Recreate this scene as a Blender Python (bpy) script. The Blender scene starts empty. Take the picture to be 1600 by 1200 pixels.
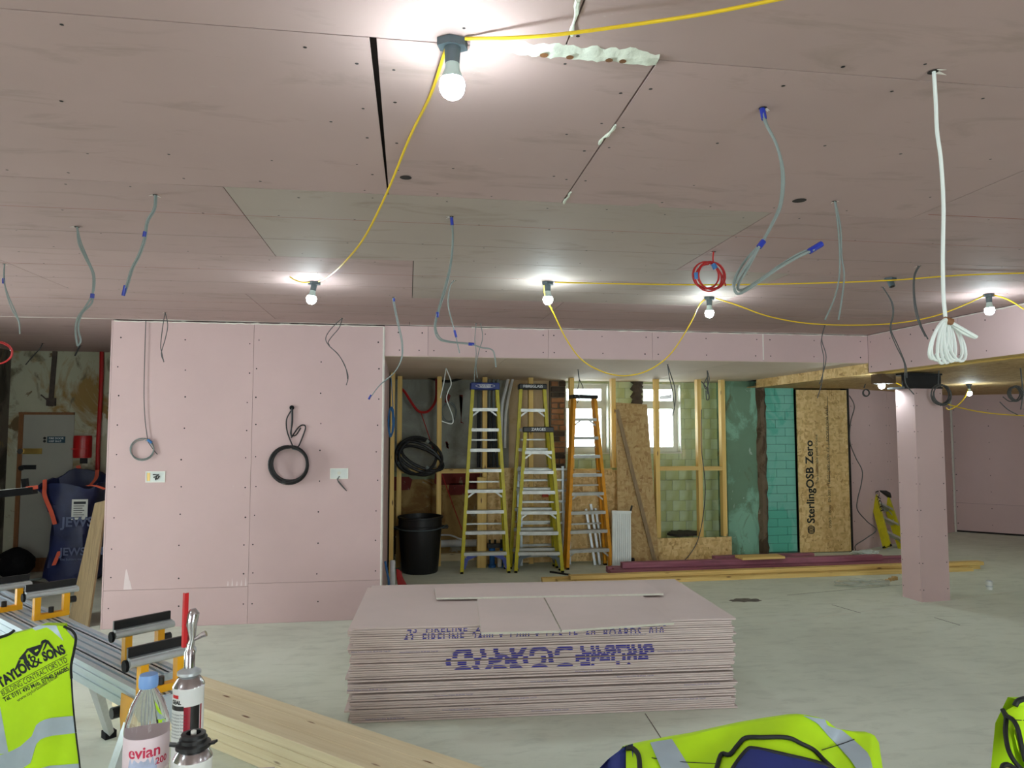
import bpy, bmesh, math, random
from mathutils import Vector, Matrix
R = random.Random(7)
S = bpy.context.scene
COL = S.collection

# ------------------------------------------------------------------ camera, world, exposure
FPX, CAMH, HZ, VX = 1110.0, 1.75, 673.0, 638.0
PITCH = math.atan((HZ - 600) / FPX)
YAW = math.atan((800 - VX) * math.cos(PITCH) / FPX)
FWD = Vector((math.sin(YAW) * math.cos(PITCH), math.cos(YAW) * math.cos(PITCH), math.sin(PITCH)))
RT = Vector((math.cos(YAW), -math.sin(YAW), 0)); UP = RT.cross(FWD)
EYE = Vector((0, 0, CAMH))
cam = bpy.data.cameras.new('camera'); cam.sensor_width = 36; cam.lens = FPX / 1600 * 36; cam.clip_start = .05
co = bpy.data.objects.new('camera', cam); COL.objects.link(co)
co.location = EYE; co.rotation_euler = (math.pi / 2 + PITCH, 0, -YAW); S.camera = co
W = bpy.data.worlds.new('overcast_sky'); S.world = W; W.use_nodes = True
W.node_tree.nodes['Background'].inputs[0].default_value = (.90, .97, 1.0, 1)
W.node_tree.nodes['Background'].inputs[1].default_value = 22.0
S.view_settings.view_transform = 'Standard'; S.view_settings.look = 'None'
S.view_settings.exposure = -0.17; S.view_settings.gamma = 1; S.view_settings.use_curve_mapping = False
S.cycles.max_bounces = 8; S.cycles.diffuse_bounces = 4; S.cycles.adaptive_threshold = .03; S.cycles.sample_clamp_indirect = 6
BULB = 350.0          # radiance of a lit bulb
def portal(loc, rot, sx, sy):
    l = bpy.data.lights.new('daylight_portal', 'AREA'); l.shape = 'RECTANGLE'; l.size = sx; l.size_y = sy
    l.cycles.is_portal = True
    o = bpy.data.objects.new('daylight_portal', l); COL.objects.link(o); o.location = loc; o.rotation_euler = rot

CZ = 2.76      # ceiling
WY = 6.85      # pink partition and bulkhead plane
SZ = 2.46      # soffit of the recess
RX = 4.8       # face of the right beam
RZ = 2.36      # underside of the right beam
BY = 9.95      # outer wall of the recess
SY = 9.4       # stud line
PX_, PY_ = -4.97, 9.75   # left bay walls

def ray(x, y): return FWD + RT * ((x - 800) / FPX) + UP * ((600 - y) / FPX)
def atz(x, y, z):
    d = ray(x, y); return EYE + d * ((z - CAMH) / d.z)
def aty(x, y, Y):
    d = ray(x, y); return EYE + d * (Y / d.y)
def atx(x, y, X):
    d = ray(x, y); return EYE + d * (X / d.x)

# ------------------------------------------------------------------ mesh builder
ORG = {}
class MB:
    def __init__(s): s.v = []; s.f = []; s.m = []; s.cm = 0
    def add(s, vs, fs):
        b = len(s.v); s.v += [Vector(p) for p in vs]
        s.f += [tuple(b + i for i in f) for f in fs]; s.m += [s.cm] * len(fs); return s
    def box(s, x0, x1, y0, y1, z0, z1):
        return s.add([(x0,y0,z0),(x1,y0,z0),(x1,y1,z0),(x0,y1,z0),(x0,y0,z1),(x1,y0,z1),(x1,y1,z1),(x0,y1,z1)],
                     [(0,3,2,1),(4,5,6,7),(0,1,5,4),(1,2,6,5),(2,3,7,6),(3,0,4,7)])
    def cbox(s, x0, x1, y0, y1, z0, z1, b=.003):       # chamfered box
        vs = []; 
        for (x, sx) in ((x0,1),(x1,-1)):
            for (y, sy) in ((y0,1),(y1,-1)):
                for (z, sz) in ((z0,1),(z1,-1)):
                    vs += [(x, y+sy*b, z+sz*b), (x+sx*b, y, z+sz*b), (x+sx*b, y+sy*b, z)]
        bm = bmesh.new()
        for p in vs: bm.verts.new(p)
        r = bmesh.ops.convex_hull(bm, input=bm.verts)
        bm.verts.index_update()
        out = [v.co.copy() for v in bm.verts]; fs = [[v.index for v in f.verts] for f in bm.faces]
        bm.free(); return s.add(out, fs)
    def obox(s, c, ax, h):
        c = Vector(c); a = [Vector(ax[i]).normalized() * h[i] for i in range(3)]
        vs = [c + a[0]*i + a[1]*j + a[2]*k for k in (-1,1) for (i,j) in ((-1,-1),(1,-1),(1,1),(-1,1))]
        return s.add(vs, [(0,3,2,1),(4,5,6,7),(0,1,5,4),(1,2,6,5),(2,3,7,6),(3,0,4,7)])
    def bar(s, p, q, w, h, up=(0,0,1)):
        p = Vector(p); q = Vector(q); d = (q-p); L = d.length; d.normalize(); u = Vector(up)
        sd = d.cross(u)
        if sd.length < 1e-4: sd = d.cross(Vector((0,1,0)))
        sd.normalize(); u = sd.cross(d)
        return s.obox((p+q)/2, (d, sd, u), (L/2, w/2, h/2))
    def tube(s, pts, r, n=8, closed=False):
        pts = [Vector(p) for p in pts]; N = len(pts)
        rs = r if isinstance(r, (list, tuple)) else [r]*N
        prev = None; b = len(s.v); vs = []
        for i, p in enumerate(pts):
            a = pts[(i-1) % N] if closed or i > 0 else p
            c = pts[(i+1) % N] if closed or i < N-1 else p
            t = (c-a); t = t.normalized() if t.length > 1e-9 else Vector((0,0,1))
            if prev is None:
                g = Vector((0,0,1)) if abs(t.z) < .9 else Vector((1,0,0))
                u = t.cross(g).normalized()
            else:
                u = prev - t * prev.dot(t)
                u = u.normalized() if u.length > 1e-6 else prev
            prev = u; w = t.cross(u)
            vs += [p + (u*math.cos(2*math.pi*k/n) + w*math.sin(2*math.pi*k/n)) * rs[i] for k in range(n)]
        fs = []
        for i in range(N if closed else N-1):
            j = (i+1) % N
            for k in range(n): fs.append((i*n+k, j*n+k, j*n+(k+1) % n, i*n+(k+1) % n))
        if not closed: fs.append(tuple(range(n))[::-1]); fs.append(tuple((N-1)*n+k for k in range(n)))
        return s.add(vs, fs)
    def lathe(s, prof, n=24, c=(0,0,0)):
        c = Vector(c); vs = []
        for (r, z) in prof: vs += [c + Vector((r*math.cos(2*math.pi*k/n), r*math.sin(2*math.pi*k/n), z)) for k in range(n)]
        fs = [(i*n+k, i*n+(k+1) % n, (i+1)*n+(k+1) % n, (i+1)*n+k) for i in range(len(prof)-1) for k in range(n)]
        fs.append(tuple(range(n))[::-1]); fs.append(tuple((len(prof)-1)*n+k for k in range(n)))
        return s.add(vs, fs)
    def grid(s, rows, closed=False):
        n = len(rows[0]); vs = [p for r in rows for p in r]
        fs = [(i*n+k, i*n+(k+1) % n, (i+1)*n+(k+1) % n, (i+1)*n+k) for i in range(len(rows)-1) for k in range(n if closed else n-1)]
        return s.add(vs, fs)
    def sheet(s, rows, t):      # grid with thickness t
        P = [[Vector(p) for p in r] for r in rows]; m, n = len(P), len(P[0]); vs = []; 
        def nrm(i, k):
            a = P[min(i+1,m-1)][k] - P[max(i-1,0)][k]; b = P[i][min(k+1,n-1)] - P[i][max(k-1,0)]
            return a.cross(b).normalized()
        B = [[P[i][k] + nrm(i,k)*t for k in range(n)] for i in range(m)]
        s.grid(P); s.grid([r[::-1] for r in B])
        s.grid([P[0][::-1], B[0][::-1]]); s.grid([P[-1], B[-1]])
        s.grid([[r[0] for r in P], [r[0] for r in B]]); s.grid([[r[-1] for r in P][::-1], [r[-1] for r in B][::-1]])
        return s
    def prism(s, poly, off):     # planar polygon (3D points) extruded by vector off
        off = Vector(off); n = len(poly); vs = [Vector(p) for p in poly] + [Vector(p)+off for p in poly]
        return s.add(vs, [tuple(range(n))[::-1], tuple(range(n, 2*n))] + [(i, (i+1) % n, n+(i+1) % n, n+i) for i in range(n)])
    def disc(s, c, nrm, r, n=8):
        nrm = Vector(nrm).normalized(); a = nrm.orthogonal().normalized(); b = nrm.cross(a)
        return s.add([Vector(c) + (a*math.cos(2*math.pi*k/n)+b*math.sin(2*math.pi*k/n))*r for k in range(n)], [tuple(range(n))])
    def mesh(s, name, mats, org, smooth=False):
        me = bpy.data.meshes.new(name); me.from_pydata([p-org for p in s.v], [], s.f)
        for m in (mats if isinstance(mats, (list, tuple)) else [mats]): me.materials.append(M[m])
        for p, i in zip(me.polygons, s.m): p.material_index = i
        bm = bmesh.new(); bm.from_mesh(me); bmesh.ops.recalc_face_normals(bm, faces=bm.faces); bm.to_mesh(me); bm.free()
        if smooth:
            me.shade_smooth(); me.set_sharp_from_angle(angle=math.radians(40))
        me.update(); return me
    def build(s, name, mats, parent=None, smooth=False, kind=None, org=None):
        if parent is not None: org = ORG[parent.name]
        elif org is None:
            lo = [min(p[i] for p in s.v) for i in range(3)]; hi = [max(p[i] for p in s.v) for i in range(3)]
            org = Vector(((lo[0]+hi[0])/2, (lo[1]+hi[1])/2, lo[2]))
        o = bpy.data.objects.new(name, s.mesh(name, mats, org, smooth)); COL.objects.link(o)
        ORG[o.name] = Vector(org)
        if parent is not None: o.parent = parent
        else: o.location = org
        if kind: o['kind'] = kind
        return o
def thing(name, label, cat, loc=(0,0,0), group=None, rz=0):
    o = bpy.data.objects.new(name, None); COL.objects.link(o); o.empty_display_size = .1
    o.location = loc; o.rotation_euler = (0,0,rz); ORG[o.name] = Vector(loc); tag(o, label, cat, group); return o
def tag(o, label, cat, group=None, kind=None):
    o['label'] = label; o['category'] = cat
    if group: o['group'] = group
    if kind: o['kind'] = kind
    return o
def struct(o, label=None):
    o['kind'] = 'structure'
    if label: o['label'] = label
    return o
def put(me, name, parent, loc, rot=None):
    o = bpy.data.objects.new(name, me); COL.objects.link(o); o.parent = parent
    o.location = Vector(loc) - ORG[parent.name]; ORG[o.name] = Vector(loc)
    if rot: o.rotation_euler = rot
    return o
def copy_tree(o, parent=None):
    c = o.copy(); COL.objects.link(c); c.parent = parent
    for ch in list(o.children): copy_tree(ch, c)
    return c
def smooth_path(P, k=6):
    P = [Vector(p) for p in P]; out = []
    if len(P) < 3: return P
    for i in range(len(P)-1):
        p0 = P[max(i-1,0)]; p1 = P[i]; p2 = P[i+1]; p3 = P[min(i+2,len(P)-1)]
        for j in range(k):
            t = j/k
            out.append(.5*((2*p1)+(p2-p0)*t+(2*p0-5*p1+4*p2-p3)*t*t+(3*p1-p0-3*p2+p3)*t**3))
    out.append(P[-1]); return out
_dg = None
def text2d(txt, size, bold=0.0, shear=0.0, spacing=1.0, align='LEFT'):
    cu = bpy.data.curves.new('t', 'FONT'); cu.body = txt; cu.size = size; cu.offset = bold; cu.shear = shear
    cu.space_character = spacing; cu.align_x = align; cu.resolution_u = 3
    o = bpy.data.objects.new('t', cu); COL.objects.link(o)
    dg = bpy.context.evaluated_depsgraph_get(); me = bpy.data.meshes.new_from_object(o.evaluated_get(dg))
    vs = [v.co.copy() for v in me.vertices]; fs = [tuple(p.vertices) for p in me.polygons]
    bpy.data.objects.remove(o); bpy.data.curves.remove(cu); bpy.data.meshes.remove(me)
    return vs, fs
def put_text(mb, txt, size, o, ux, uy, **k):
    vs, fs = text2d(txt, size, **k); o = Vector(o); ux = Vector(ux); uy = Vector(uy)
    mb.add([o + ux*v.x + uy*v.y for v in vs], fs); return mb

# ------------------------------------------------------------------ materials
M = {}
def lin(c):
    return tuple(((x/255)/12.92 if x <= 10 else ((x/255+.055)/1.055)**2.4) for x in c) + (1,)
def base(name, rough=.6, metal=0.0):
    m = bpy.data.materials.new(name); m.use_nodes = True; M[name] = m
    nt = m.node_tree; b = nt.nodes['Principled BSDF']; b.inputs['Roughness'].default_value = rough; b.inputs['Metallic'].default_value = metal
    return m, nt, b
def nd(nt, t, **kw):
    n = nt.nodes.new(t)
    for k, v in kw.items():
        if k in n.inputs: n.inputs[k].default_value = v
        else: setattr(n, k, v)
    return n
def coords(nt, scale=(1,1,1), kind='Object', rnd=False):
    tc = nd(nt, 'ShaderNodeTexCoord'); mp = nd(nt, 'ShaderNodeMapping'); mp.inputs['Scale'].default_value = scale
    nt.links.new(tc.outputs[kind], mp.inputs['Vector'])
    if rnd:
        oi = nd(nt, 'ShaderNodeObjectInfo'); mu = nd(nt, 'ShaderNodeMath', operation='MULTIPLY'); mu.inputs[1].default_value = 40
        nt.links.new(oi.outputs['Random'], mu.inputs[0]); nt.links.new(mu.outputs[0], mp.inputs['Location'])
    return mp.outputs[0]
def ramp(nt, fac, stops):
    r = nd(nt, 'ShaderNodeValToRGB'); e = r.color_ramp.elements
    while len(e) < len(stops): e.new(.5)
    for el, (p, c) in zip(e, stops): el.position = p; el.color = c
    nt.links.new(fac, r.inputs[0]); return r.outputs[0]
def mix(nt, fac, a, b, mode='MIX'):
    n = nd(nt, 'ShaderNodeMix', data_type='RGBA', blend_type=mode)
    for sock, v in ((n.inputs[0], fac), (n.inputs[6], a), (n.inputs[7], b)):
        if hasattr(v, 'is_output'): nt.links.new(v, sock)
        else: sock.default_value = v
    return n.outputs[2]
def bump(nt, b, h, st=.2, d=.01):
    n = nd(nt, 'ShaderNodeBump'); n.inputs['Strength'].default_value = st; n.inputs['Distance'].default_value = d
    nt.links.new(h, n.inputs['Height']); nt.links.new(n.outputs[0], b.inputs['Normal'])
def noise(nt, vec, scale, detail=4, rough=.55, dist=0):
    n = nd(nt, 'ShaderNodeTexNoise'); n.inputs['Scale'].default_value = scale; n.inputs['Detail'].default_value = detail
    n.inputs['Roughness'].default_value = rough; n.inputs['Distortion'].default_value = dist
    nt.links.new(vec, n.inputs['Vector']); return n.outputs[0]
def pm(name, c, rough=.6, metal=0, var=.12, scale=6, sc=(1,1,1), bm=0, rnd=False, spec=None):
    m, nt, b = base(name, rough, metal); v = coords(nt, sc, rnd=rnd); n = noise(nt, v, scale)
    a = lin(c); lo = tuple(x*(1-var) for x in a[:3])+(1,); hi = tuple(min(1, x*(1+var)) for x in a[:3])+(1,)
    nt.links.new(ramp(nt, n, [(.3, lo), (.7, hi)]), b.inputs['Base Color'])
    if bm: bump(nt, b, n, bm)
    if spec is not None: b.inputs['Specular IOR Level'].default_value = spec
    return m
def plasterboard(name, c, dirt, dcol, scuff=.25):
    m, nt, b = base(name, .75); b.inputs['Specular IOR Level'].default_value = .25
    v = coords(nt, rnd=True); a = lin(c)
    big = noise(nt, v, .9, 5, .6); col = ramp(nt, big, [(.3, tuple(x*.94 for x in a[:3])+(1,)), (.7, tuple(min(1, x*1.05) for x in a[:3])+(1,))])
    oi = nd(nt, 'ShaderNodeObjectInfo')
    tint = ramp(nt, oi.outputs['Random'], [(0, (.93,.93,.93,1)), (1, (1.0,1.0,1.0,1))]); col = mix(nt, 1.0, col, tint, 'MULTIPLY')
    st = noise(nt, coords(nt, (1.2, 4, 4), rnd=True), 1.6, 6, .65, .6)
    mask = ramp(nt, st, [(.56, (0,0,0,1)), (.74, (dirt,dirt,dirt,1))]); col = mix(nt, mask, col, lin(dcol))
    sc2 = noise(nt, coords(nt, (3, 9, 9), rnd=True), 3.2, 6, .7, 1.2)
    mk = ramp(nt, sc2, [(.68, (0,0,0,1)), (.76, (scuff,scuff,scuff,1))]); col = mix(nt, mk, col, (.75,.72,.7,1))
    nt.links.new(col, b.inputs['Base Color']); bump(nt, b, noise(nt, v, 60, 2), .03, .002)
plasterboard('board_ceiling_shaded', (181, 156, 152), .5, (140, 122, 112))  # same board as the wall, darkened to paint in the ceiling's dimmer light
plasterboard('board_ceiling_grey', (174, 160, 151), .6, (140, 124, 106), .35)
plasterboard('board_wall', (208, 180, 179), .12, (190, 162, 160), .3)
plasterboard('board_soffit_lit', (222, 204, 188), .2, (200, 178, 156), .2)  # pink board with warm window light put into its colour
plasterboard('board_stack', (222, 205, 201), .3, (205, 195, 186), .4)
pm('board_edge', (196, 172, 178), .7, var=.06)
pm('gypsum', (216, 214, 200), .85, var=.06, bm=.2, scale=30)
pm('void', (38, 32, 30), .9)
pm('chalk_red', (150, 92, 84), .9); pm('chalk_grey', (120, 105, 98), .9); pm('filler', (226, 220, 212), .9, var=.06); pm('smear', (226, 208, 208), .8, var=.04)
pm('screw', (40, 36, 36), .5, .4)
pm('plaster_rough', (214, 218, 204), .9, var=.15, scale=25, bm=.6)
pm('corner_bead', (214, 208, 200), .6, var=.06, scale=20)
# concrete floor
m, nt, b = base('concrete', .62); v = coords(nt); n1 = noise(nt, v, .7, 6, .62); n2 = noise(nt, coords(nt, (1, 3, 1)), 3.5, 8, .7, .5)
c = ramp(nt, n1, [(.3, lin((206, 212, 198))), (.5, lin((222, 228, 213))), (.72, lin((232, 237, 224)))])
c = mix(nt, ramp(nt, n2, [(.5, (0,0,0,1)), (.75, (.5,.5,.5,1))]), c, lin((176, 182, 168)))
n3 = noise(nt, v, 9, 6, .7); c = mix(nt, ramp(nt, n3, [(.6, (0,0,0,1)), (.75, (.25,.25,.25,1))]), c, lin((225, 226, 218)))
nt.links.new(c, b.inputs['Base Color']); bump(nt, b, n3, .08, .004)
nt.links.new(ramp(nt, n2, [(.3, (.5,.5,.5,1)), (.7, (.75,.75,.75,1))]), b.inputs['Roughness'])
pm('floor_joint', (104, 100, 92), .9); pm('floor_stain', (112, 106, 98), .8, var=.3, scale=12)
# OSB
def osb(name, tint=(1,1,1)):
    m, nt, b = base(name, .7)
    def vor(sc, s):
        n = nd(nt, 'ShaderNodeTexVoronoi'); n.inputs['Scale'].default_value = s; n.inputs['Randomness'].default_value = 1
        w = noise(nt, coords(nt), 4, 2); mm = nd(nt, 'ShaderNodeVectorMath', operation='ADD')
        nt.links.new(coords(nt, sc), mm.inputs[0]); nt.links.new(w, mm.inputs[1]); nt.links.new(mm.outputs[0], n.inputs['Vector'])
        sp = nd(nt, 'ShaderNodeSeparateColor'); nt.links.new(n.outputs['Color'], sp.inputs[0]); return sp.outputs[0]
    def t(c): return lin((c[0]*tint[0], c[1]*tint[1], c[2]*tint[2]))
    st = [(0, t((206, 168, 108))), (.3, t((228, 194, 132))), (.6, t((242, 212, 154))), (.88, t((222, 184, 122))), (1, t((186, 144, 88)))]
    c1 = ramp(nt, vor((34, 34, 9), 1), st); c2 = ramp(nt, vor((9, 9, 34), 1.1), st); c3 = ramp(nt, vor((22, 12, 20), 1.0), st)
    mk = ramp(nt, noise(nt, coords(nt), 14, 3), [(.47, (0,0,0,1)), (.53, (1,1,1,1))]); mk2 = ramp(nt, noise(nt, coords(nt, (1,1.3,.8)), 11, 3), [(.5, (0,0,0,1)), (.56, (1,1,1,1))])
    c = mix(nt, mk2, mix(nt, mk, c1, c2), c3); nt.links.new(c, b.inputs['Base Color'])
    bump(nt, b, vor((34, 20, 12), 1), .15, .002)
osb('osb'); osb('osb_old', (.82, .8, .78))
# timber along an axis
def timber(name, a, bcol, axis, knots=True, dirt=0):
    m, nt, b = base(name, .62); s = [38, 38, 38]; s[axis] = 1.3
    g = noise(nt, coords(nt, s, rnd=True), 1, 5, .6, .4)
    c = ramp(nt, g, [(.3, lin(a)), (.65, lin(bcol))])
    s2 = [13, 13, 13]; s2[axis] = 3.0
    if knots:
        n = nd(nt, 'ShaderNodeTexVoronoi'); n.inputs['Scale'].default_value = 1; nt.links.new(coords(nt, s2, rnd=True), n.inputs['Vector'])
        k = ramp(nt, n.outputs['Distance'], [(.06, (1,1,1,1)), (.13, (0,0,0,1))]); c = mix(nt, k, c, lin((120, 78, 44)))
    if dirt: c = mix(nt, ramp(nt, noise(nt, coords(nt), 5, 6, .7), [(.5, (0,0,0,1)), (.7, (dirt,dirt,dirt,1))]), c, lin((90, 80, 66)))
    nt.links.new(c, b.inputs['Base Color']); bump(nt, b, g, .06, .002)
timber('timber_z', (228, 186, 100), (246, 212, 134), 2); timber('timber_x', (214, 176, 100), (238, 206, 132), 0)
timber('pine_x', (224, 206, 166), (238, 223, 188), 0); timber('pine_end', (190, 150, 92), (214, 178, 120), 2, False)
timber('timber_y', (196, 162, 84), (222, 190, 110), 1, True); timber('maroon_x', (132, 70, 90), (176, 112, 128), 0, False, .35)
timber('plywood', (126, 104, 76), (158, 134, 100), 2, False, .3)
# old painted walls
def stained(name, a, spots, rough=.8, bm=.25, gloss=False):
    m, nt, b = base(name, rough); v = coords(nt); c = ramp(nt, noise(nt, v, 2.2, 6, .65), [(.3, tuple(x*.85 for x in lin(a)[:3])+(1,)), (.7, lin(a))])
    for i, (col, sc, lo, hi, dist) in enumerate(spots):
        vv = coords(nt, (1, 1, .8)); mp = vv.node; mp.inputs['Location'].default_value = (i*7.3+1, i*3.1, i*5.7)
        f = ramp(nt, noise(nt, vv, sc, 6, .62, dist), [(lo, (0,0,0,1)), (hi, (1,1,1,1))]); c = mix(nt, f, c, lin(col))
    nt.links.new(c, b.inputs['Base Color']); bump(nt, b, noise(nt, v, 18, 6, .7), bm, .006)
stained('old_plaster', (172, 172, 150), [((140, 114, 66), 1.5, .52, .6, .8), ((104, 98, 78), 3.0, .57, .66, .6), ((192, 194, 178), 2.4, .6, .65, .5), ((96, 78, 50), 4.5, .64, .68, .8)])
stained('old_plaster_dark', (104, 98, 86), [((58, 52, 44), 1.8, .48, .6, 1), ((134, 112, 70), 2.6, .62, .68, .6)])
stained('recess_plaster', (168, 170, 160), [((140, 140, 130), 1.7, .5, .62, .6)])
stained('recess_brown', (176, 144, 88), [((132, 96, 48), 2.2, .48, .58, 1), ((188, 186, 170), 2.6, .6, .64, .8)])
stained('recess_cream', (206, 184, 150), [((180, 156, 118), 1.6, .52, .64, .4)])
stained('red_paint', (124, 44, 40), [((150, 130, 110), 4, .64, .68, .6)])
stained('green_tile', (206, 222, 184), [((184, 198, 142), 1.4, .52, .64, .6), ((222, 224, 186), 2.2, .6, .68, .6)], .45, .02)
stained('green_dark', (116, 152, 126), [((140, 192, 168), 1.5, .52, .6, .8), ((96, 104, 72), 1.9, .58, .66, .7), ((176, 200, 186), 6, .66, .69, 2.0)], .5, .15)
stained('turquoise', (132, 206, 188), [((96, 188, 166), 1.5, .52, .58, .8)], .4, .04)
pm('tile_joint', (58, 104, 92), .8); pm('green_joint', (142, 152, 120), .8)
stained('broken_masonry', (126, 108, 88), [((86, 68, 52), 3, .48, .55, 1), ((166, 150, 126), 4, .62, .66, .8)], .95, .9)
pm('brick_red', (150, 108, 80), .9, var=.25, scale=14, bm=.5, rnd=True); pm('mortar', (120, 110, 98), .95, bm=.6, scale=25)
pm('dark_masonry', (76, 66, 60), .95, var=.35, scale=9, bm=.8)
# misc
pm('white_paint', (228, 228, 220), .5, var=.04); pm('door_grey', (150, 150, 141), .55, var=.06, scale=2); pm('old_wood', (120, 78, 42), .6, var=.25, sc=(20,20,2))
pm('brass', (190, 160, 90), .35, .9); pm('chrome', (200, 200, 204), .18, 1, var=.04); pm('galv', (200, 206, 210), .36, .6, var=.08, scale=20)
pm('alu', (204, 216, 226), .42, .3, var=.03); pm('alu_ladder', (192, 194, 190), .45, .65, var=.18, scale=10)
pm('steel_black', (30, 29, 30), .5, .3, var=.3); pm('black_plastic', (20, 20, 23), .42, var=.1); pm('black_rubber', (22, 22, 24), .85, spec=.2)
pm('fg_yellow', (196, 184, 20), .45, var=.12, scale=12, bm=.04); pm('fg_orange', (222, 150, 22), .45, var=.14, scale=12); pm('cap_blue', (26, 50, 130), .45); pm('knee_blue', (70, 84, 160), .5); pm('knee_grey', (90, 100, 104), .5)
pm('saw_yellow', (240, 172, 14), .4, var=.05); pm('white_print', (232, 236, 240), .5); pm('blue_print', (44, 42, 150), .7, var=.08); pm('black_print', (20, 22, 22), .7); pm('navy_print', (22, 28, 36), .75)
pm('grey_cable', (124, 133, 130), .5, var=.08); pm('dark_cable', (78, 78, 78), .5); pm('white_cable', (222, 228, 224), .45, var=.03); pm('black_cable', (24, 24, 26), .45); pm('red_cable', (176, 30, 30), .45, var=.06); pm('blue_cable', (50, 110, 170), .45)
pm('blue_tape', (34, 50, 150), .4); pm('yellow_cable', (222, 186, 26), .4, var=.05); pm('lamp_grey', (74, 86, 92), .5); pm('bulb_base', (200, 216, 212), .5)
pm('hole_dark', (48, 38, 34), .95)
pm('extinguisher_red', (176, 22, 26), .3); pm('sign_teal', (20, 60, 76), .5); pm('bag_navy', (30, 38, 80), .45, var=.35, scale=5, bm=.5); pm('strap_orange', (206, 84, 56), .65); pm('label_white', (214, 218, 214), .6)
pm('print_grey', (96, 106, 140), .7); pm('debris', (60, 54, 48), .95, var=.4, bm=.6)
pm('radiator', (236, 240, 236), .4, .1, var=.05); pm('pipe_white', (222, 224, 226), .4); pm('lagging', (54, 58, 62), .8); pm('pipe_blue', (30, 92, 160), .5)
pm('hivis', (186, 232, 8), .75, var=.08, scale=5, bm=.12); pm('reflective', (176, 192, 204), .35, .25, var=.1, scale=9, bm=.1); pm('piping_black', (16, 20, 20), .7); pm('navy_cloth', (30, 42, 110), .8, var=.25, scale=7, bm=.3)
pm('can_white', (226, 228, 226), .35, var=.02); pm('can_red', (150, 14, 40), .35); pm('can_black', (26, 24, 26), .35); pm('red_plastic', (200, 26, 32), .4); pm('logo_red', (206, 26, 34), .4); pm('evian_pink', (206, 40, 80), .5); pm('label_pink', (232, 214, 220), .5, var=.05); pm('label_blue', (176, 186, 212), .5, var=.25, scale=30); pm('cap_lightblue', (120, 160, 216), .4)
pm('worktop', (206, 192, 186), .6); pm('clear_film', (214, 222, 214), .3)
def emit(name, c, s):
    m, nt, b = base(name); b.inputs['Emission Color'].default_value = c; b.inputs['Emission Strength'].default_value = s; b.inputs['Base Color'].default_value = (.9,.9,.9,1)
emit('bulb_lit', (.80, .96, 1.0, 1), BULB)
def glass(name, c=(1,1,1,1), rough=0.0, ior=1.45):
    m, nt, b = base(name, rough); b.inputs['Transmission Weight'].default_value = 1; b.inputs['Base Color'].default_value = c; b.inputs['IOR'].default_value = ior
glass('bottle_plastic', (.94, .97, .97, 1), .02, 1.2); glass('water', (.95, .98, .98, 1), 0, 1.33)
m, nt, b = base('window_glass', .05); tr = nd(nt, 'ShaderNodeBsdfTransparent'); tr.inputs[0].default_value = (.94, .97, .96, 1)
ms = nd(nt, 'ShaderNodeMixShader'); ms.inputs[0].default_value = .94; nt.links.new(b.outputs[0], ms.inputs[1]); nt.links.new(tr.outputs[0], ms.inputs[2])
nt.links.new(ms.outputs[0], nt.nodes['Material Output'].inputs[0])
m, nt, b = base('plastic_film', .2); b.inputs['Base Color'].default_value = lin((220, 228, 222)); tr = nd(nt, 'ShaderNodeBsdfTransparent')
ms = nd(nt, 'ShaderNodeMixShader'); ms.inputs[0].default_value = .55; nt.links.new(b.outputs[0], ms.inputs[1]); nt.links.new(tr.outputs[0], ms.inputs[2]); nt.links.new(ms.outputs[0], nt.nodes['Material Output'].inputs[0])

# ------------------------------------------------------------------ setting
XL, XR, YB = PX_, 13.0, -3.4
fl = struct(MB().box(XL-.3, XR, YB, 14, -.1, 0).build('floor', 'concrete', org=Vector((0,0,0))))
for p, q, w in (((1008,1115),(1047,1175),.006), ((1347,878),(1420,902),.006), ((1300,945),(1345,958),.008), ((1460,965),(1500,977),.008), ((945,1075),(1000,1105),.004), ((1230,930),(1430,912),.006)):
    a = atz(*p, 0); c = atz(*q, 0); MB().bar(a+Vector((0,0,.0006)), c+Vector((0,0,.0006)), w, .0012).build('floor_joint', 'floor_joint', fl)
def blob(cx, cy, rx, ry, n, seed, h=.0015, z=0.0):
    r = random.Random(seed); c = atz(cx, cy, z); e = atz(cx+rx, cy, z)-c; f = atz(cx, cy+ry, z)-c; pts = []
    for k in range(n):
        t = 2*math.pi*k/n; q = .75+.4*r.random(); pts.append(c + e*math.cos(t)*q + f*math.sin(t)*q)
    return MB().prism(pts, (0,0,h))
blob(1166, 938, 26, 3, 26, 3).build('floor_stain', 'floor_stain', fl); blob(40, 912, 34, 6, 20, 5).build('floor_stain', 'floor_stain', fl)
a = atz(1125, 985, 0); c = atz(1600, 922, 0); MB().bar(a+Vector((0,0,.0006)), c+Vector((0,0,.0006)), .006, .0012).build('floor_joint', 'gypsum', fl)

# ceiling: boards under a dark void
ce = struct(MB().box(XL-.3, RX+.3, YB, 9.9, CZ+.02, CZ+.1).build('ceiling', 'void', org=Vector((0,0,CZ))))
G = .0022
def cboard(x0, x1, y0, y1, mat='board_ceiling_shaded', ta=None):
    g = G; a = [(x0+g,y0+g),(x1-g,y0+g),(x1-g,y1-g),(x0+g,y1-g)]
    if ta: a = [(p[0]+t, p[1]) for p, t in zip(a, ta)]
    MB().prism([(p[0], p[1], CZ) for p in a], (0,0,.0125)).build('board', mat, ce)
def row(y0, y1, cuts, greys=()):
    for i in range(len(cuts)-1): cboard(cuts[i], cuts[i+1], y0, y1, 'board_ceiling_grey' if i in greys else 'board_ceiling_shaded')
row(YB, -1.8, [XL, -2.0, .4, 2.8, RX]); row(-1.8, -.6, [XL, -3.2, -.8, 1.6, 4.0, RX]); row(-.6, .6, [XL, -2.9, -.5, 1.9, RX])
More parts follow.
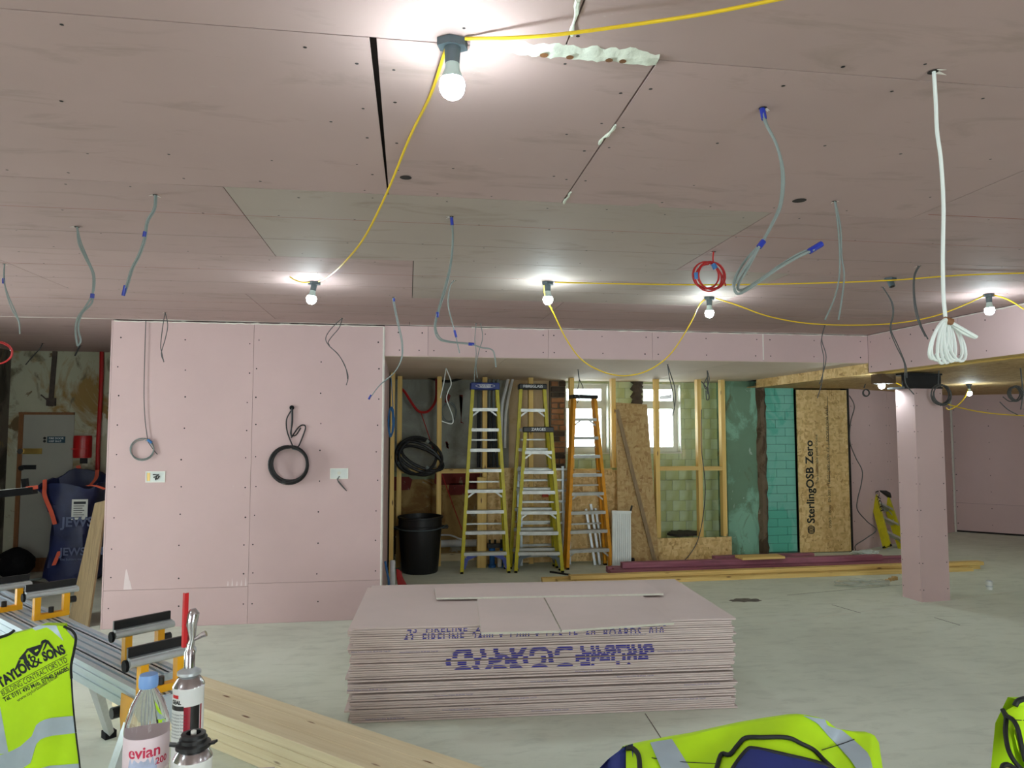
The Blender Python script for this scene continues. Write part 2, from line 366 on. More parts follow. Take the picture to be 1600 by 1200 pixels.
row(.6, 1.8, [XL, -4.4, -2.0, .4, 2.8, RX])
cboard(XL, -2.5, 1.8, 3.03); cboard(-2.5, -.095, 1.8, 3.03, ta=(0, -.013, -.001, 0)); cboard(-.095, .665, 1.8, 3.03, ta=(.002, -.001, .0, .001)); cboard(.665, 2.36, 1.8, 3.03, ta=(.001, 0, 0, .001)); cboard(2.36, RX, 1.8, 3.03)
row(3.03, 4.22, [XL, -3.2, -.77, 1.66, 4.08, RX], (2,)); row(4.22, 5.42, [XL, -2.4, .02, 2.43, RX], (2,)); row(5.42, 6.62, [XL, -3.6, -1.2, 1.2, 3.6, RX])
row(6.62, 6.87, [XL, -2.4, 0, 2.4, RX]); row(6.87, 8.05, [XL, -2.66]); row(8.05, 9.25, [XL, -2.66]); row(9.25, 9.8, [XL, -2.66])
for k, y in enumerate((3.43, 3.83, 4.62, 5.02, 5.82, 6.22)):
    o = MB().box(XL, RX, y-.0016, y+.0016, CZ-.0004, CZ+.001).build('chalk_line', 'chalk_red' if k % 2 == 0 else 'chalk_grey', ce)
MB().box(2.4, RX, 2.948, 2.954, CZ-.0005, CZ+.001).build('chalk_line', 'chalk_red', ce)
sc = MB()
def screw_at(p, nrm, r=.0055): sc.disc(Vector(p)+Vector(nrm)*.0012, nrm, r*R.uniform(.8,1.15), 7)
for y in (.67, 1.2, 1.73, 1.87, 2.3, 2.7, 2.96, 3.1, 3.43, 3.83, 4.15, 4.29, 4.62, 5.02, 5.35, 5.49, 5.82, 6.22, 6.55):
    x = -4.6+R.random()*.4
    while x < RX-.1:
        if R.random() < (.72 if y > 2.9 or y in (1.73, 1.87) else .6): screw_at((x+R.uniform(-.08,.08), y+R.uniform(-.03,.03), CZ), (0,0,-1))
        x += .4 if y in (1.2, 2.3) else .33
for x in (-.15, -.05, .62, .70):
    for y in (1.95, 2.2, 2.45, 2.75): screw_at((x, y+R.uniform(-.05,.05), CZ), (0,0,-1))
sc.build('screw_heads', 'screw', ce, kind='stuff')
# broken filler along the joint beside the near lamp
NF = 40; ev = [[R.uniform(-1,1) for _ in range(NF+2)] for _ in range(4)]
ev = [[(v[max(0,i-1)]+2*v[i]+v[i+1])/3 for i in range(NF+1)] for v in ev]; rows = [[] for _ in range(4)]
for i in range(NF+1):
    t = i/NF; x = .15+.51*t; wd = .034+.02*min(1, t*1.6); y0 = 1.785
    rows[0].append((x, y0-wd*(.45+.35*ev[0][i]), CZ+.001)); rows[1].append((x, y0-wd*.15, CZ-.007-.006*abs(ev[1][i]))); rows[2].append((x, y0+wd*.35, CZ-.010-.009*abs(ev[2][i]))); rows[3].append((x, y0+wd*(.75+.4*ev[3][i]), CZ+.001))
MB().grid(rows).build('filler', 'plaster_rough', ce, True)
for t in (.42, .55, .75, .82): 
    x = .12+.54*t; MB().lathe([(.001,0),(.009+R.random()*.006,0),(.006,.003),(.001,.003)], 9, (x, 1.792, CZ-.0165)).build('filler_hole', 'old_wood', ce)
for pts in (((962,195),(935,225)), ((893,300),(880,318)), ((905,0),(893,55))):
    a, c = [atz(*p, CZ-.001) for p in pts]; P = [a.lerp(c, i/6)+Vector((R.uniform(-.004,.004),0,0)) for i in range(7)]
    MB().tube(P, [R.uniform(.003,.008) for _ in P], 6).build('filler', 'plaster_rough', ce)
def ceil_hole(px, py, r=.022, mat='hole_dark'):
    c = atz(px, py, CZ); MB().disc(c-Vector((0,0,.0015)), (0,0,-1), r, 14).build('cut_hole', mat, ce)
ceil_hole(634, 277, .024); ceil_hole(1249, 313, .03); 
c = atz(1012, 323, CZ-.001); MB().lathe([(.001,0),(.05,0),(.045,.0015),(.001,.0015)], 18, c).build('filler', 'board_ceiling_grey', ce)
# white filler line where ceiling meets partition
P = [Vector((x, WY-.035+.004*math.sin(x*9), CZ-.001)) for x in [PX_+.03+.12*i for i in range(82)] if x < RX]
MB().tube(P, [R.choice((.001,.002,.004)) for _ in P], 5).build('filler', 'filler', ce)

# pink partition wall
wl = struct(MB().box(-2.66, -.235, WY+.0125, WY+.12, 0, CZ).build('wall_left', 'void'))
def vboard(par, x0, x1, z0, z1, y, mat='board_wall', name='board', g=.0013):
    return MB().box(x0+g, x1-g, y, y+.0125, z0+g, z1-g).build(name, mat, par)
vboard(wl, -2.66, -1.43, .335, CZ-.008, WY); vboard(wl, -1.43, -.235, .36, CZ-.008, WY); vboard(wl, -2.66, -1.43, .0, .335, WY); vboard(wl, -1.43, -.235, 0, .36, WY)
MB().box(-2.6725, -2.661, WY, WY+.12, 0, CZ-.01).build('board', 'board_wall', wl)
sc = MB()
for x in (-2.6, -2.03, -1.47, -1.39, -.82, -.29):
    z = .18
    while z < CZ-.1: screw_at((x+R.uniform(-.012,.012), WY, z), (0,-1,0), .007); z += .27*R.uniform(.9,1.1)
sc.build('screw_heads', 'screw', wl, kind='stuff')
rg = []
for i in range(70): rg.append(Vector((-2.65+2.4*i/69, WY-.004, CZ-.012-.008*R.random())))
MB().tube(rg, [R.uniform(.003,.008) for _ in rg], 5).build('filler', 'filler', wl)
MB().tube([(-.238, WY-.003, .0), (-.238, WY-.003, 1.2), (-.239, WY-.004, CZ-.02)], .012, 6).build('corner_bead', 'corner_bead', wl)
c = aty(199, 905, WY-.0008); MB().prism([c+Vector((x*.01,0,z*.01)) for x, z in ((-3,-9),(4,-9),(3,-4),(1.5,0),(.3,5),(-.8,9),(-1.6,8),(-2.2,3),(-2.6,-2))], (0,-.0006,0)).build('filler', 'smear', wl)
for k in range(5): c = aty(356+7*k, 914, WY-.0008); MB().prism([c+Vector((x*.01,0,z*.01)) for x, z in ((-.8,-.8),(.7,-.8),(.5,R.uniform(1,7)),(-.2,R.uniform(2,9)))], (0,-.0006,0)).build('torn_paper', 'smear', wl)
# bulkhead over the recess
wb = struct(MB().box(-.235, RX, WY+.0125, WY+.1, SZ+.013, CZ).build('wall_bulkhead', 'void'))
cx = [-.235, .18, 1.36, 2.43, 3.62, RX]
for i in range(5):
    vboard(wb, cx[i], cx[i+1], SZ+.002, CZ-.004, WY)
sc = MB()
for x in [c+d for c in cx[1:5] for d in (-.07, .07)] + [.75, 1.9, 3.0, 4.2, -.1, 4.7]:
    for z in (SZ+.06, CZ-.07): screw_at((x+R.uniform(-.02,.02), WY, z), (0,-1,0), .007)
sc.build('screw_heads', 'screw', wb, kind='stuff')
rg = [Vector((.6+4.2*i/90, WY-.003, CZ-.008-.006*R.random())) for i in range(91)]
MB().tube(rg, [R.uniform(.001,.007) for _ in rg], 5).build('filler', 'filler', wb)
MB().bar((3.62, WY-.002, SZ+.02), (3.62, WY-.002, CZ-.01), .012, .004, (0,1,0)).build('filler', 'filler', wb)
# recess soffit
so = struct(MB().box(-.3, RX, WY+.02, BY, SZ+.0135, SZ+.06).build('ceiling_recess', 'void'))
for i, (a, c) in enumerate(((-.3, .95), (.95, 2.15), (2.15, 3.35), (3.35, RX))):
    for (y0, y1) in ((WY+.013, 8.2), (8.2, BY)): MB().box(a+G, c-G, y0+G, y1-G, SZ, SZ+.0125).build('board', 'board_soffit_lit', so)
# recess side wall (return of the partition)
wr = struct(MB().box(-.3, -.2475, WY+.125, BY, 0, SZ).build('wall_recess_left', 'void'))
MB().box(-.247, -.2345, WY+.0126, 7.6, 0, SZ).build('board', 'board_wall', wr); MB().box(-.247, -.2345, 7.603, 8.75, 0, SZ).build('board', 'board_wall', wr)
# beam on the right, its timber underside, lower ceiling beyond
bm_ = struct(MB().box(RX+.0125, RX+.3, YB, WY+.1, RZ+.01, CZ+.1).build('wall_right_beam', 'void'))
ys = [YB, -1.6, .8, 3.2, 5.6, WY]
for i in range(5): MB().box(RX, RX+.0125, ys[i]+G, ys[i+1]-G, RZ, CZ-.003).build('board', 'board_wall', bm_)
sc = MB()
for y in [5.3+.3*k for k in range(6)]:
    for z in (RZ+.06, CZ-.08): screw_at((RX, y, z), (-1,0,0), .007)
sc.build('screw_heads', 'screw', bm_, kind='stuff')
rg = [Vector((RX-.003, 3.2+3.6*i/60, CZ-.008-.006*R.random())) for i in range(61)]
MB().tube(rg, [R.uniform(.001,.006) for _ in rg], 5).build('filler', 'filler', bm_)
for k in range(4):
    x0 = RX+.014+k*.075; MB().box(x0, x0+.072, 1.5+.2*(k % 2), WY+.1, RZ-.0-.012*(k == 2), RZ+.09).build('joist', 'timber_y', bm_)
fa = struct(MB().box(RX, RX+.018, WY+.02, 9.3, RZ-.01, SZ+.02).build('wall_recess_fascia', 'osb'))
cr = struct(MB().box(RX+.3, XR, YB, 14, RZ+.03, RZ+.1).build('ceiling_right', 'void'))
for k in range(7):
    for j in range(4):
        x0 = RX+.31+k*1.2; y0 = 2.2+j*2.44; MB().box(x0+G, x0+1.2-G, y0+G, y0+2.44-G, RZ+.008, RZ+.02).build('osb_panel', 'osb_old', cr)
MB().box(RX+.02, RX+.31, WY+.1, 11.9, RZ+.008, RZ+.02).build('osb_panel', 'osb_old', cr)
# recess back wall: plaster left of the brick pier, tiled green to the right, with two windows
W1 = (2.2, 2.86, 1.44, 2.43); W2 = (3.36, 3.95, 1.44, 2.43)
wbk = struct(MB().box(-.3, 1.98, BY, BY+.25, 0, SZ).box(1.98, W1[0], BY, BY+.25, 0, SZ).box(W1[1], W2[0], BY, BY+.25, 0, SZ).box(W2[1], 4.6, BY, BY+.25, 0, SZ)
      .box(W1[0], W1[1], BY, BY+.25, 0, W1[2]).box(W2[0], W2[1], BY, BY+.25, 0, W2[2]).box(W1[0], W1[1], BY, BY+.25, W1[3], SZ).box(W2[0], W2[1], BY, BY+.25, W2[3], SZ).build('wall_recess_back', 'green_joint'))
MB().box(-.3, .62, BY-.02, BY-.001, 1.2, SZ).build('plaster_panel', 'recess_plaster', wbk); MB().box(.62, 1.4, BY-.015, BY-.001, 1.2, SZ).build('plaster_panel', 'recess_plaster', wbk)
MB().box(1.4, 1.98, BY-.02, BY-.001, 0, SZ).build('plaster_panel', 'recess_cream', wbk)
MB().box(-.3, 1.4, BY-.018, BY-.001, 0, 1.08).build('plaster_panel', 'recess_brown', wbk)
for (a, c, z0, z1) in ((-.25, .06, .93, 1.12), (.36, 1.0, 1.0, 1.2), (.55, 1.06, .86, 1.02), (.95, 1.0, .2, 1.0), (1.0, 1.9, 1.1, 1.22), (.5, .58, 2.12, 2.28), (.73, .75, 1.85, 2.25), (1.7, 1.76, 2.3, 2.42), (.52, .56, 1.5, 1.6)):
    MB().prism([(a, BY-.023, z0+.03), (a+.04, BY-.023, z0), (c-.03, BY-.023, z0+.01), (c, BY-.023, z1-.04), (c-.05, BY-.023, z1), (a+.02, BY-.023, z1)], (0,.003,0)).build('paint_patch', 'red_paint', wbk)
tw, th = .2, .148
tile = MB().box(-tw/2+.0022, tw/2-.0022, -.012, 0, -th/2+.0022, th/2-.0022).mesh('tile', 'green_tile', Vector((0,0,0)))
def in_win(x0, x1, z0, z1): return any(x0 < w[1]-.001 and x1 > w[0]+.001 and z0 < w[3]-.001 and z1 > w[2]+.001 for w in (W1, W2))
for r_ in range(17):
    z0 = r_*th
    z1 = min(z0+th, SZ)
    x = 2.0+(.1 if r_ % 2 else 0)-.2
    while x < 4.55:
        x0, x1 = max(x, 2.0), min(x+tw, 4.55)
        if x1-x0 > .03:
            full = abs(x1-x0-tw) < 1e-6 and z1-z0 > th-1e-6
            if not in_win(x0, x1, z0, z1):
                if full: put(tile, 'tile', wbk, ((x0+x1)/2, BY, (z0+z1)/2))
                else: MB().box(x0+.0022, x1-.0022, BY-.012, BY, z0+.0022, z1-.0022).build('tile', 'green_tile', wbk)
            else:
                for w in (W1, W2):
                    for (a, c, e, f) in ((x0, min(x1, w[0]), z0, z1), (max(x0, w[1]), x1, z0, z1), (max(x0, w[0]), min(x1, w[1]), z0, min(z1, w[2])), (max(x0, w[0]), min(x1, w[1]), max(z0, w[3]), z1)):
                        if c-a > .012 and f-e > .012 and not (a > w[1]+.3 or c < w[0]-.3) and x0 < w[1] and x1 > w[0]: MB().box(a+.002, c-.002, BY-.012, BY, e+.002, f-.002).build('tile', 'green_tile', wbk)
        x += tw
for i, w in enumerate((W1, W2)):
    wn = MB()
    x0, x1, z0, z1 = w; y = BY+.13; t = .045; zt = z1-.30
    wn.box(x0, x1, y, y+.06, z0, z0+t).box(x0, x1, y, y+.06, z1-t, z1).box(x0, x0+t, y, y+.06, z0+t, z1-t).box(x1-t, x1, y, y+.06, z0+t, z1-t).box(x0+t, x1-t, y-.01, y+.06, zt-.035, zt+.035)
    wn = struct(wn.build('window_%d' % (i+1), 'white_paint'))
    g = MB(); s_ = .025
    for (za, zb) in ((z0+t, zt-.035), (zt+.035, z1-t)):
        g.box(x0+t, x1-t, y+.005, y+.05, za, za+s_).box(x0+t, x1-t, y+.005, y+.05, zb-s_, zb).box(x0+t, x0+t+s_, y+.005, y+.05, za+s_, zb-s_).box(x1-t-s_, x1-t, y+.005, y+.05, za+s_, zb-s_)
        MB().box(x0+t+s_, x1-t-s_, y+.022, y+.026, za+s_, zb-s_).build('pane', 'window_glass', wn)
    g.build('sash', 'white_paint', wn)
    MB().box(x0, x1, BY-.02, BY+.13, z0-.02, z0-.001).build('sill', 'white_paint', wn)
    for xx in (x0, x1-.008): MB().box(xx, xx+.008, BY-.005, BY+.13, z0, z1).build('reveal', 'white_paint', wn)
    MB().box(x0, x1, BY-.005, BY+.13, z1-.008, z1).build('reveal', 'white_paint', wn)
    portal(((x0+x1)/2, BY+.32, (z0+z1)/2), (-math.pi/2, 0, 0), x1-x0, z1-z0)
# exposed brick pier
bp = struct(MB().box(1.98, 2.2, BY-.1, BY-.001, 1.2, SZ).build('wall_brick_pier', 'mortar'))
for r_ in range(16):
    z0 = 1.21+r_*.078
    if z0+.066 > SZ: break
    xs = [1.985, 2.105, 2.2] if r_ % 2 else [1.985, 2.195]
    for i in range(len(xs)-1):
        ex = R.uniform(-.01, .015); MB().cbox(xs[i]+.005, xs[i+1]-.005+R.uniform(-.02,.01), BY-.118-ex, BY-.02, z0, z0+.066, .006).build('brick', 'brick_red' if R.random() < .6 else 'dark_masonry', bp)
rows = []
for k in range(12):
    z = 2.06+.4*k/11; rows.append([(3.2+.03*math.sin(k*2.1), BY-.015, z), (3.21+.02*math.sin(k*1.3), BY-.07-.02*R.random(), z), (3.29+.02*R.random(), BY-.08, z), (3.345+.02*math.sin(k*3.), BY-.06, z), (3.35+.025*math.sin(k*2.7), BY-.01, z)])
struct(MB().grid(rows).build('wall_masonry_stub', 'dark_masonry'))
# right of the studs: green pier, broken plaster, turquoise panel, OSB sheet
gp = struct(MB().box(4.5, 4.97, 9.62, BY+.2, 0, SZ).build('wall_green_pier', 'green_dark'))
gm = MB(); rows = []
for k in range(30):
    z = 2.44*k/29; rows.append([(4.955+R.uniform(-.015,.015), 9.615, z), (4.99, 9.57-R.random()*.02, z), (5.05, 9.58-R.random()*.02, z), (5.11+R.uniform(-.015,.015), 9.64, z)])
struct(gm.grid(rows).build('wall_broken_strip', 'broken_masonry'))
tq = struct(MB().box(5.1, 5.56, 9.66, BY, .0, 2.36).build('wall_turquoise', 'tile_joint'))
z = .02
rr = 0
while z < 2.28:
    h = .118; xs = [5.105, 5.26, 5.555] if rr % 2 else [5.105, 5.41, 5.555]
    for i in range(2): MB().box(xs[i]+.0025, xs[i+1]-.0025, 9.648, 9.66, z+.0025, z+h-.0025).build('brick', 'turquoise', tq)
    z += h; rr += 1
ob = struct(MB().box(5.57, 6.36, 9.6, 9.618, .01, 2.345).build('wall_osb_sheet', 'osb'))
tx = MB(); put_text(tx, 'SterlingOSB Zero', .165, (5.80, 9.5985, .42), (0,0,1), (-1,0,0), bold=.004); tx.build('printed_name', 'black_print', ob)
tx = MB(); c = Vector((5.745, 9.5985, .33)); 
for k in range(3): tx.tube([c+Vector((.05*math.cos(t*.35), 0, (k-1)*.02+.035*math.sin(t*.35))) for t in range(18)], .006, 4, True)
tx.build('printed_mark', 'black_print', ob)
tx = MB(); put_text(tx, 'The sustainable panel choice', .062, (5.88, 9.5985, .98), (0,0,1), (-1,0,0)); put_text(tx, 'OSB/3  18mm  EN 300  |  T&G2  2400 x 590  CE  |  ROOF FLOOR WALL', .058, (6.06, 9.5985, .35), (0,0,1), (-1,0,0)); tx.build('printed_lines', 'black_print', ob)
MB().bar((6.055, 9.5985, 1.0), (6.055, 9.5985, 2.25), .006, .001, (0,1,0)).build('printed_rule', 'black_print', ob)
struct(MB().box(6.36, 6.41, 9.62, 9.75, 0, 2.37).build('wall_gap', 'void'))
# pink walls on the far right
def ywall(name, p, q, z1, n, th=.1, zsplit=None):
    global sc
    p = Vector((p[0], p[1], 0)); q = Vector((q[0], q[1], 0)); d = (q-p); L = d.length; d.normalize(); nrm = Vector((d.y, -d.x, 0)); H = Vector((0,0,1))
    w = struct(MB().bar(p-nrm*(th/2+.0125)+H*z1/2, q-nrm*(th/2+.0125)+H*z1/2, th, z1).build(name, 'void')); sc = MB()
    for i in range(n):
        a = p+d*(L*i/n+.002); c = p+d*(L*(i+1)/n-.002)
        for (za, zb) in (((0, z1),) if not zsplit else ((.03, zsplit), (zsplit+.003, z1))):
            MB().bar(a-nrm*.00625+H*(za+zb)/2, c-nrm*.00625+H*(za+zb)/2, .0125, zb-za).build('board', 'board_wall', w)
        for f in (.04, .5, .96):
            for zz in range(8): screw_at(a.lerp(c, f)+H*(.15+.28*zz), nrm, .008)
    sc.build('screw_heads', 'screw', w, kind='stuff'); return w
ywall('wall_right_angled', (6.41, 9.62), (9.43, 11.25), RZ+.02, 3)
wf = ywall('wall_right_far', (9.43, 11.25), (12.6, 8.3), RZ+.02, 4, zsplit=.5)
MB().tube([(9.42, 11.235, 0), (9.42, 11.235, RZ)], .02, 6).build('corner_bead', 'corner_bead', wf)
struct(MB().box(12.9, 13, YB, 9, 0, RZ+.1).build('wall_right_side', 'board_wall'))
# left bay with the door
wp = struct(MB().box(XL-.2, -2.5, PY_, PY_+.2, 0, CZ).build('wall_back_left', 'old_plaster'))
D0, D1 = aty(36, 700, PY_).x, aty(115, 700, PY_).x
dz = aty(75, 648, PY_).z
do = struct(MB().box(D0, D1, PY_-.012, PY_-.001, .17, dz).build('door_1', 'door_grey'))
MB().box(D0-.05, D0, PY_-.03, PY_-.001, 0, dz).build('door_frame', 'old_wood', do); MB().box(D0-.05, D1, PY_-.04, PY_-.001, dz, dz+.03).build('door_frame', 'old_wood', do)
MB().box(D0, D1, PY_-.02, PY_-.001, .0, .17).build('kick_board', 'old_wood', do)
def on(px, py, y, w, h, mb, t=.004):
    c = aty(px, py, y); mb.box(c.x-w/2, c.x+w/2, y-t, y, c.z-h/2, c.z+h/2); return c
mb = MB(); c = on(51, 705, PY_-.0125, .22, .07, mb, .015); h = mb.build('hasp', 'brass', do); MB().lathe([(.001,0),(.03,0),(.03,.02),(.02,.035),(.001,.035)], 14, (0,0,0))
mb = MB(); mb.tube([c+Vector((-.13,-.03,0)), c+Vector((-.13,-.0,0))], .035, 12); mb.build('knob', 'chrome', h)
mb = MB(); c = on(43, 730, PY_-.0125, .2, .055, mb, .015); h = mb.build('hasp', 'black_plastic', do); mb = MB(); mb.tube([c+Vector((-.06,-.035,-.01)), c+Vector((-.06,-.01,-.01))], .032, 12); mb.build('padlock', 'steel_black', h)
mb = MB(); c = on(88, 687, PY_-.0125, .21, .08, mb); sg = mb.build('sign', 'sign_teal', do)
tx = MB(); put_text(tx, 'FIRE DOOR', .034, c+Vector((-.085,-.006,.006)), (1,0,0), (0,0,1)); put_text(tx, 'KEEP SHUT', .03, c+Vector((-.085,-.006,-.03)), (1,0,0), (0,0,1)); tx.build('lettering', 'white_print', sg)
mb = MB()
for dz_ in (-.02, .02): mb.tube([c+Vector((-.135,-.006,dz_)), c+Vector((-.135,-.001,dz_))], .017, 10)
mb.build('symbol', 'black_print', sg)
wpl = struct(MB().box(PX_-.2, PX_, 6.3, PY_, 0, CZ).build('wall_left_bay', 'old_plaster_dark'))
struct(MB().box(-2.65, -2.55, WY+.13, PY_-.01, 0, CZ-.001).build('wall_left_return', 'board_wall'))
mb = MB(); mb.bar(aty(86, 549, PY_-.02), aty(79, 635, PY_-.02), .05, .03, (0,1,0)); mb.obox(aty(80, 628, PY_-.03), ((1,0,0),(0,1,0),(0,0,1)), (.05,.02,.05)); mb.tube([aty(64,617,PY_-.04), aty(76,627,PY_-.04)], .008, 6)
mb.build('broken_batten', 'dark_masonry', wp)
# walls out of the frame, daylight openings left, rear ones added for frontal light
OP = [(-1.5, -.6), (4.3, 5.5)]
mb = MB(); yy = [YB]+[v for o in OP for v in o]+[6.3]
for i in range(0, len(yy), 2): mb.box(XL-.2, XL, yy[i], yy[i+1], 0, CZ)
for a, c in OP: mb.box(XL-.2, XL, a, c, 0, .3).box(XL-.2, XL, a, c, 2.55, CZ)
struct(mb.build('wall_left_shopfront', 'old_plaster'))
for i, (a, c) in enumerate(OP):
    wn = MB(); x = XL-.12
    for (ya, yb, za, zb) in ((a, c, .3, .36), (a, c, 2.49, 2.55), (a, a+.06, .36, 2.49), (c-.06, c, .36, 2.49), ((a+c)/2-.03, (a+c)/2+.03, .36, 2.49)): wn.box(x, x+.06, ya, yb, za, zb)
    wn = struct(wn.build('window_%d' % (i+3), 'white_paint')); MB().box(x+.028, x+.032, a+.06, c-.06, .36, 2.49).build('pane', 'window_glass', wn)
    portal((XL-.3, (a+c)/2, 1.42), (0, -math.pi/2, 0), 2.25, c-a)
OB = [(-4.2, -3.4), (1.6, 3.2)]  # rear openings made up and placed to light the room from the front
mb = MB(); xx = [XL-.2]+[v for o in OB for v in o]+[XR]
for i in range(0, len(xx), 2): mb.box(xx[i], xx[i+1], YB-.2, YB, 0, CZ+.1)
for a, c in OB: mb.box(a, c, YB-.2, YB, 0, .25).box(a, c, YB-.2, YB, 2.6, CZ+.1)
struct(mb.build('wall_behind', 'board_wall'))
for i, (a, c) in enumerate(OB):
    wn = MB(); y = YB-.12
    for (xa, xb, za, zb) in ((a, c, .25, .31), (a, c, 2.54, 2.6), (a, a+.06, .31, 2.54), (c-.06, c, .31, 2.54), ((a+c)/2-.03, (a+c)/2+.03, .31, 2.54)): wn.box(xa, xb, y, y+.06, za, zb)
    wn = struct(wn.build('window_%d' % (i+5), 'white_paint')); MB().box(a+.06, c-.06, y+.028, y+.032, .31, 2.54).build('pane', 'window_glass', wn)  # unseen window filling an opening added for light
    portal(((a+c)/2, YB-.3, 1.43), (math.pi/2, 0, 0), c-a, 2.35)
struct(MB().box(XL-.5, XR+.2, YB-.4, 14, 2.87, 2.97).build('roof_light_block', 'void'))  # unseen slab added over the ceilings to stop sky light leaking in
struct(MB().box(-.3, 4.6, BY, BY+.25, SZ+.001, 2.86).box(4.6, 6.7, BY+.01, BY+.25, 0, 2.86).build('wall_light_block', 'void'))  # unseen backing added behind the recess to close light leaks

# ------------------------------------------------------------------ festoon lamps
def lamp(px, py, label, lit=True, tilt=(0,0,0), s=1.0, z=CZ, group='festoon lamps on the yellow cable'):
    c = atz(px, py, z); t = thing('festoon_lamp', label, 'lamp', c, group)
    hx = [c+Vector((.042*s*math.cos(math.pi/3*k+.3), .030*s*math.sin(math.pi/3*k+.3), -.022*s)) for k in range(6)]
    MB().prism(hx, (0,0,.02*s)).build('mounting_block', 'lamp_grey', t)
    d = (Vector((0,0,-1))+Vector(tilt)).normalized()
    MB().tube([c-Vector((0,0,.02*s)), c-Vector((0,0,.02*s))+d*.045*s], [.021*s, .019*s], 16).build('lamp_holder', 'lamp_grey', t, True)
    if lit:
        p0 = c-Vector((0,0,.02*s))+d*.045*s; pr = [(.017,0),(.019,.016),(.0295,.042),(.032,.050),(.033,.060),(.0305,.073),(.024,.084),(.014,.091),(.003,.094)]
        b_ = MB().tube([p0, p0+d*.016*s, p0+d*.030*s, p0+d*.0419*s], [.018*s, .0195*s, .025*s, .0296*s], 18).build('bulb_base', 'bulb_base', t, True)
        MB().tube([p0+d*z_*s for r_, z_ in pr[2:]], [r_*s for r_, z_ in pr[2:]], 18).build('bulb', 'bulb_lit', t, True)
    else:
        p0 = c-Vector((0,0,.02*s))+d*.045*s; MB().tube([p0-d*.002, p0+d*.001], .014*s, 12).build('open_socket', 'hole_dark', t)
    return c
L1 = lamp(707, 62, 'nearest and largest lit bulb, above the broken white filler strip', tilt=(0,.0,0))
L2 = lamp(491, 440, 'lit bulb over the top of the pink partition wall', tilt=(-.15,-.1,0))
L3 = lamp(856, 440, 'lit bulb hanging above the middle of the bulkhead')
L4 = lamp(1108, 464, 'lit bulb directly below the red cable coil')
L5 = lamp(1545, 459, 'lit bulb by the right edge, beside the pink beam')
L6 = lamp(1391, 434, 'empty festoon socket without a bulb, between the grey drop cables', False, (.0,-.4,0))
L7 = lamp(1377, 585, 'small lit bulb under the low ceiling, left of the pillar head', z=RZ-.0, s=1.0)
L8 = lamp(1514, 600, 'small lit bulb under the low ceiling, right of the pillar head', z=RZ+.008)
for (x_, y_, z_, lb_) in ((2.3, .1, CZ, 'added fill bulb, unseen on the ceiling behind and right of the viewer'), (-2.2, .2, CZ, 'added fill bulb, unseen on the ceiling behind and left of the viewer'), (3.9, 1.6, CZ, 'added fill bulb, unseen on the ceiling to the right of the viewer'), (6.5, 4.3, RZ+.008, 'added fill bulb, unseen under the low ceiling right of the beam'), (7.6, 6.3, RZ+.008, 'added fill bulb, unseen under the low ceiling beyond the right edge')):  # bulbs added out of view to brighten the floor and right side
    v_ = Vector((x_, y_, z_))-EYE; lamp(800+FPX*v_.dot(RT)/v_.dot(FWD), 600-FPX*v_.dot(UP)/v_.dot(FWD), lb_, z=z_, group='added fill bulbs beyond the picture')
def cable(pts, ys, label, mat='yellow_cable', r=.0045, name='festoon_cable', cat='cable', group='yellow festoon cable runs', off=0):
    n = len(pts); P = []
    for i, p in enumerate(pts):
        t = i/(n-1)*(len(ys)-1); k = min(int(t), len(ys)-2); y = ys[k]+(ys[k+1]-ys[k])*(t-k); P.append(aty(*p, y+off))
    for p in P: p.z = min(p.z, CZ-.006)
    o = MB().tube(smooth_path(P), r, 7).build(name, mat, smooth=True); tag(o, label, cat, group); return o
cable([(727,60),(800,59),(880,53),(1000,37),(1110,20),(1240,-6)], [1.76, 1.62, 1.44], 'yellow cable from the nearest bulb to the top edge of the picture')
cable([(697,76),(672,140),(640,215),(605,300),(570,370),(540,408),(516,430),(498,440)], [1.78, 2.5, 3.4, 4.75], 'long yellow cable slanting from the nearest bulb to the partition bulb')
cable([(484,441),(472,441),(460,437),(453,427)], [4.8, 4.75], 'short yellow cable end left of the partition bulb', r=.004)
cable([(867,441),(950,443),(1100,445),(1250,443),(1390,438),(1500,430),(1610,422)], [4.55, 4.2, 3.95], 'yellow cable running right along the ceiling through the empty socket')
cable([(850,446),(852,462),(866,492),(888,535),(915,567),(960,586),(1005,582),(1045,556),(1075,512),(1092,478),(1101,468)], [4.62, 4.75, 4.9, 5.0, 5.0], 'yellow cable loop sagging in front of the bulkhead')
cable([(1118,466),(1150,476),(1200,494),(1260,505),(1330,508),(1400,505),(1460,494),(1510,475),(1537,462)], [4.98, 4.9, 4.75, 4.6], 'yellow cable swag between the red coil bulb and the right edge bulb')
cable([(1553,461),(1575,468),(1600,483),(1625,500)], [4.6, 4.5], 'yellow cable leaving the right edge bulb downward')
cable([(1383,590),(1410,603),(1450,621),(1500,637),(1550,646),(1610,650)], [7.2, 7.2, 7.0], 'thin yellow cable drooping behind the pillar head', r=.006)
cable([(1514,606),(1508,620),(1498,632),(1484,640),(1478,637)], [L8.y, L8.y], 'short yellow flex below the bulb right of the pillar', r=.008)

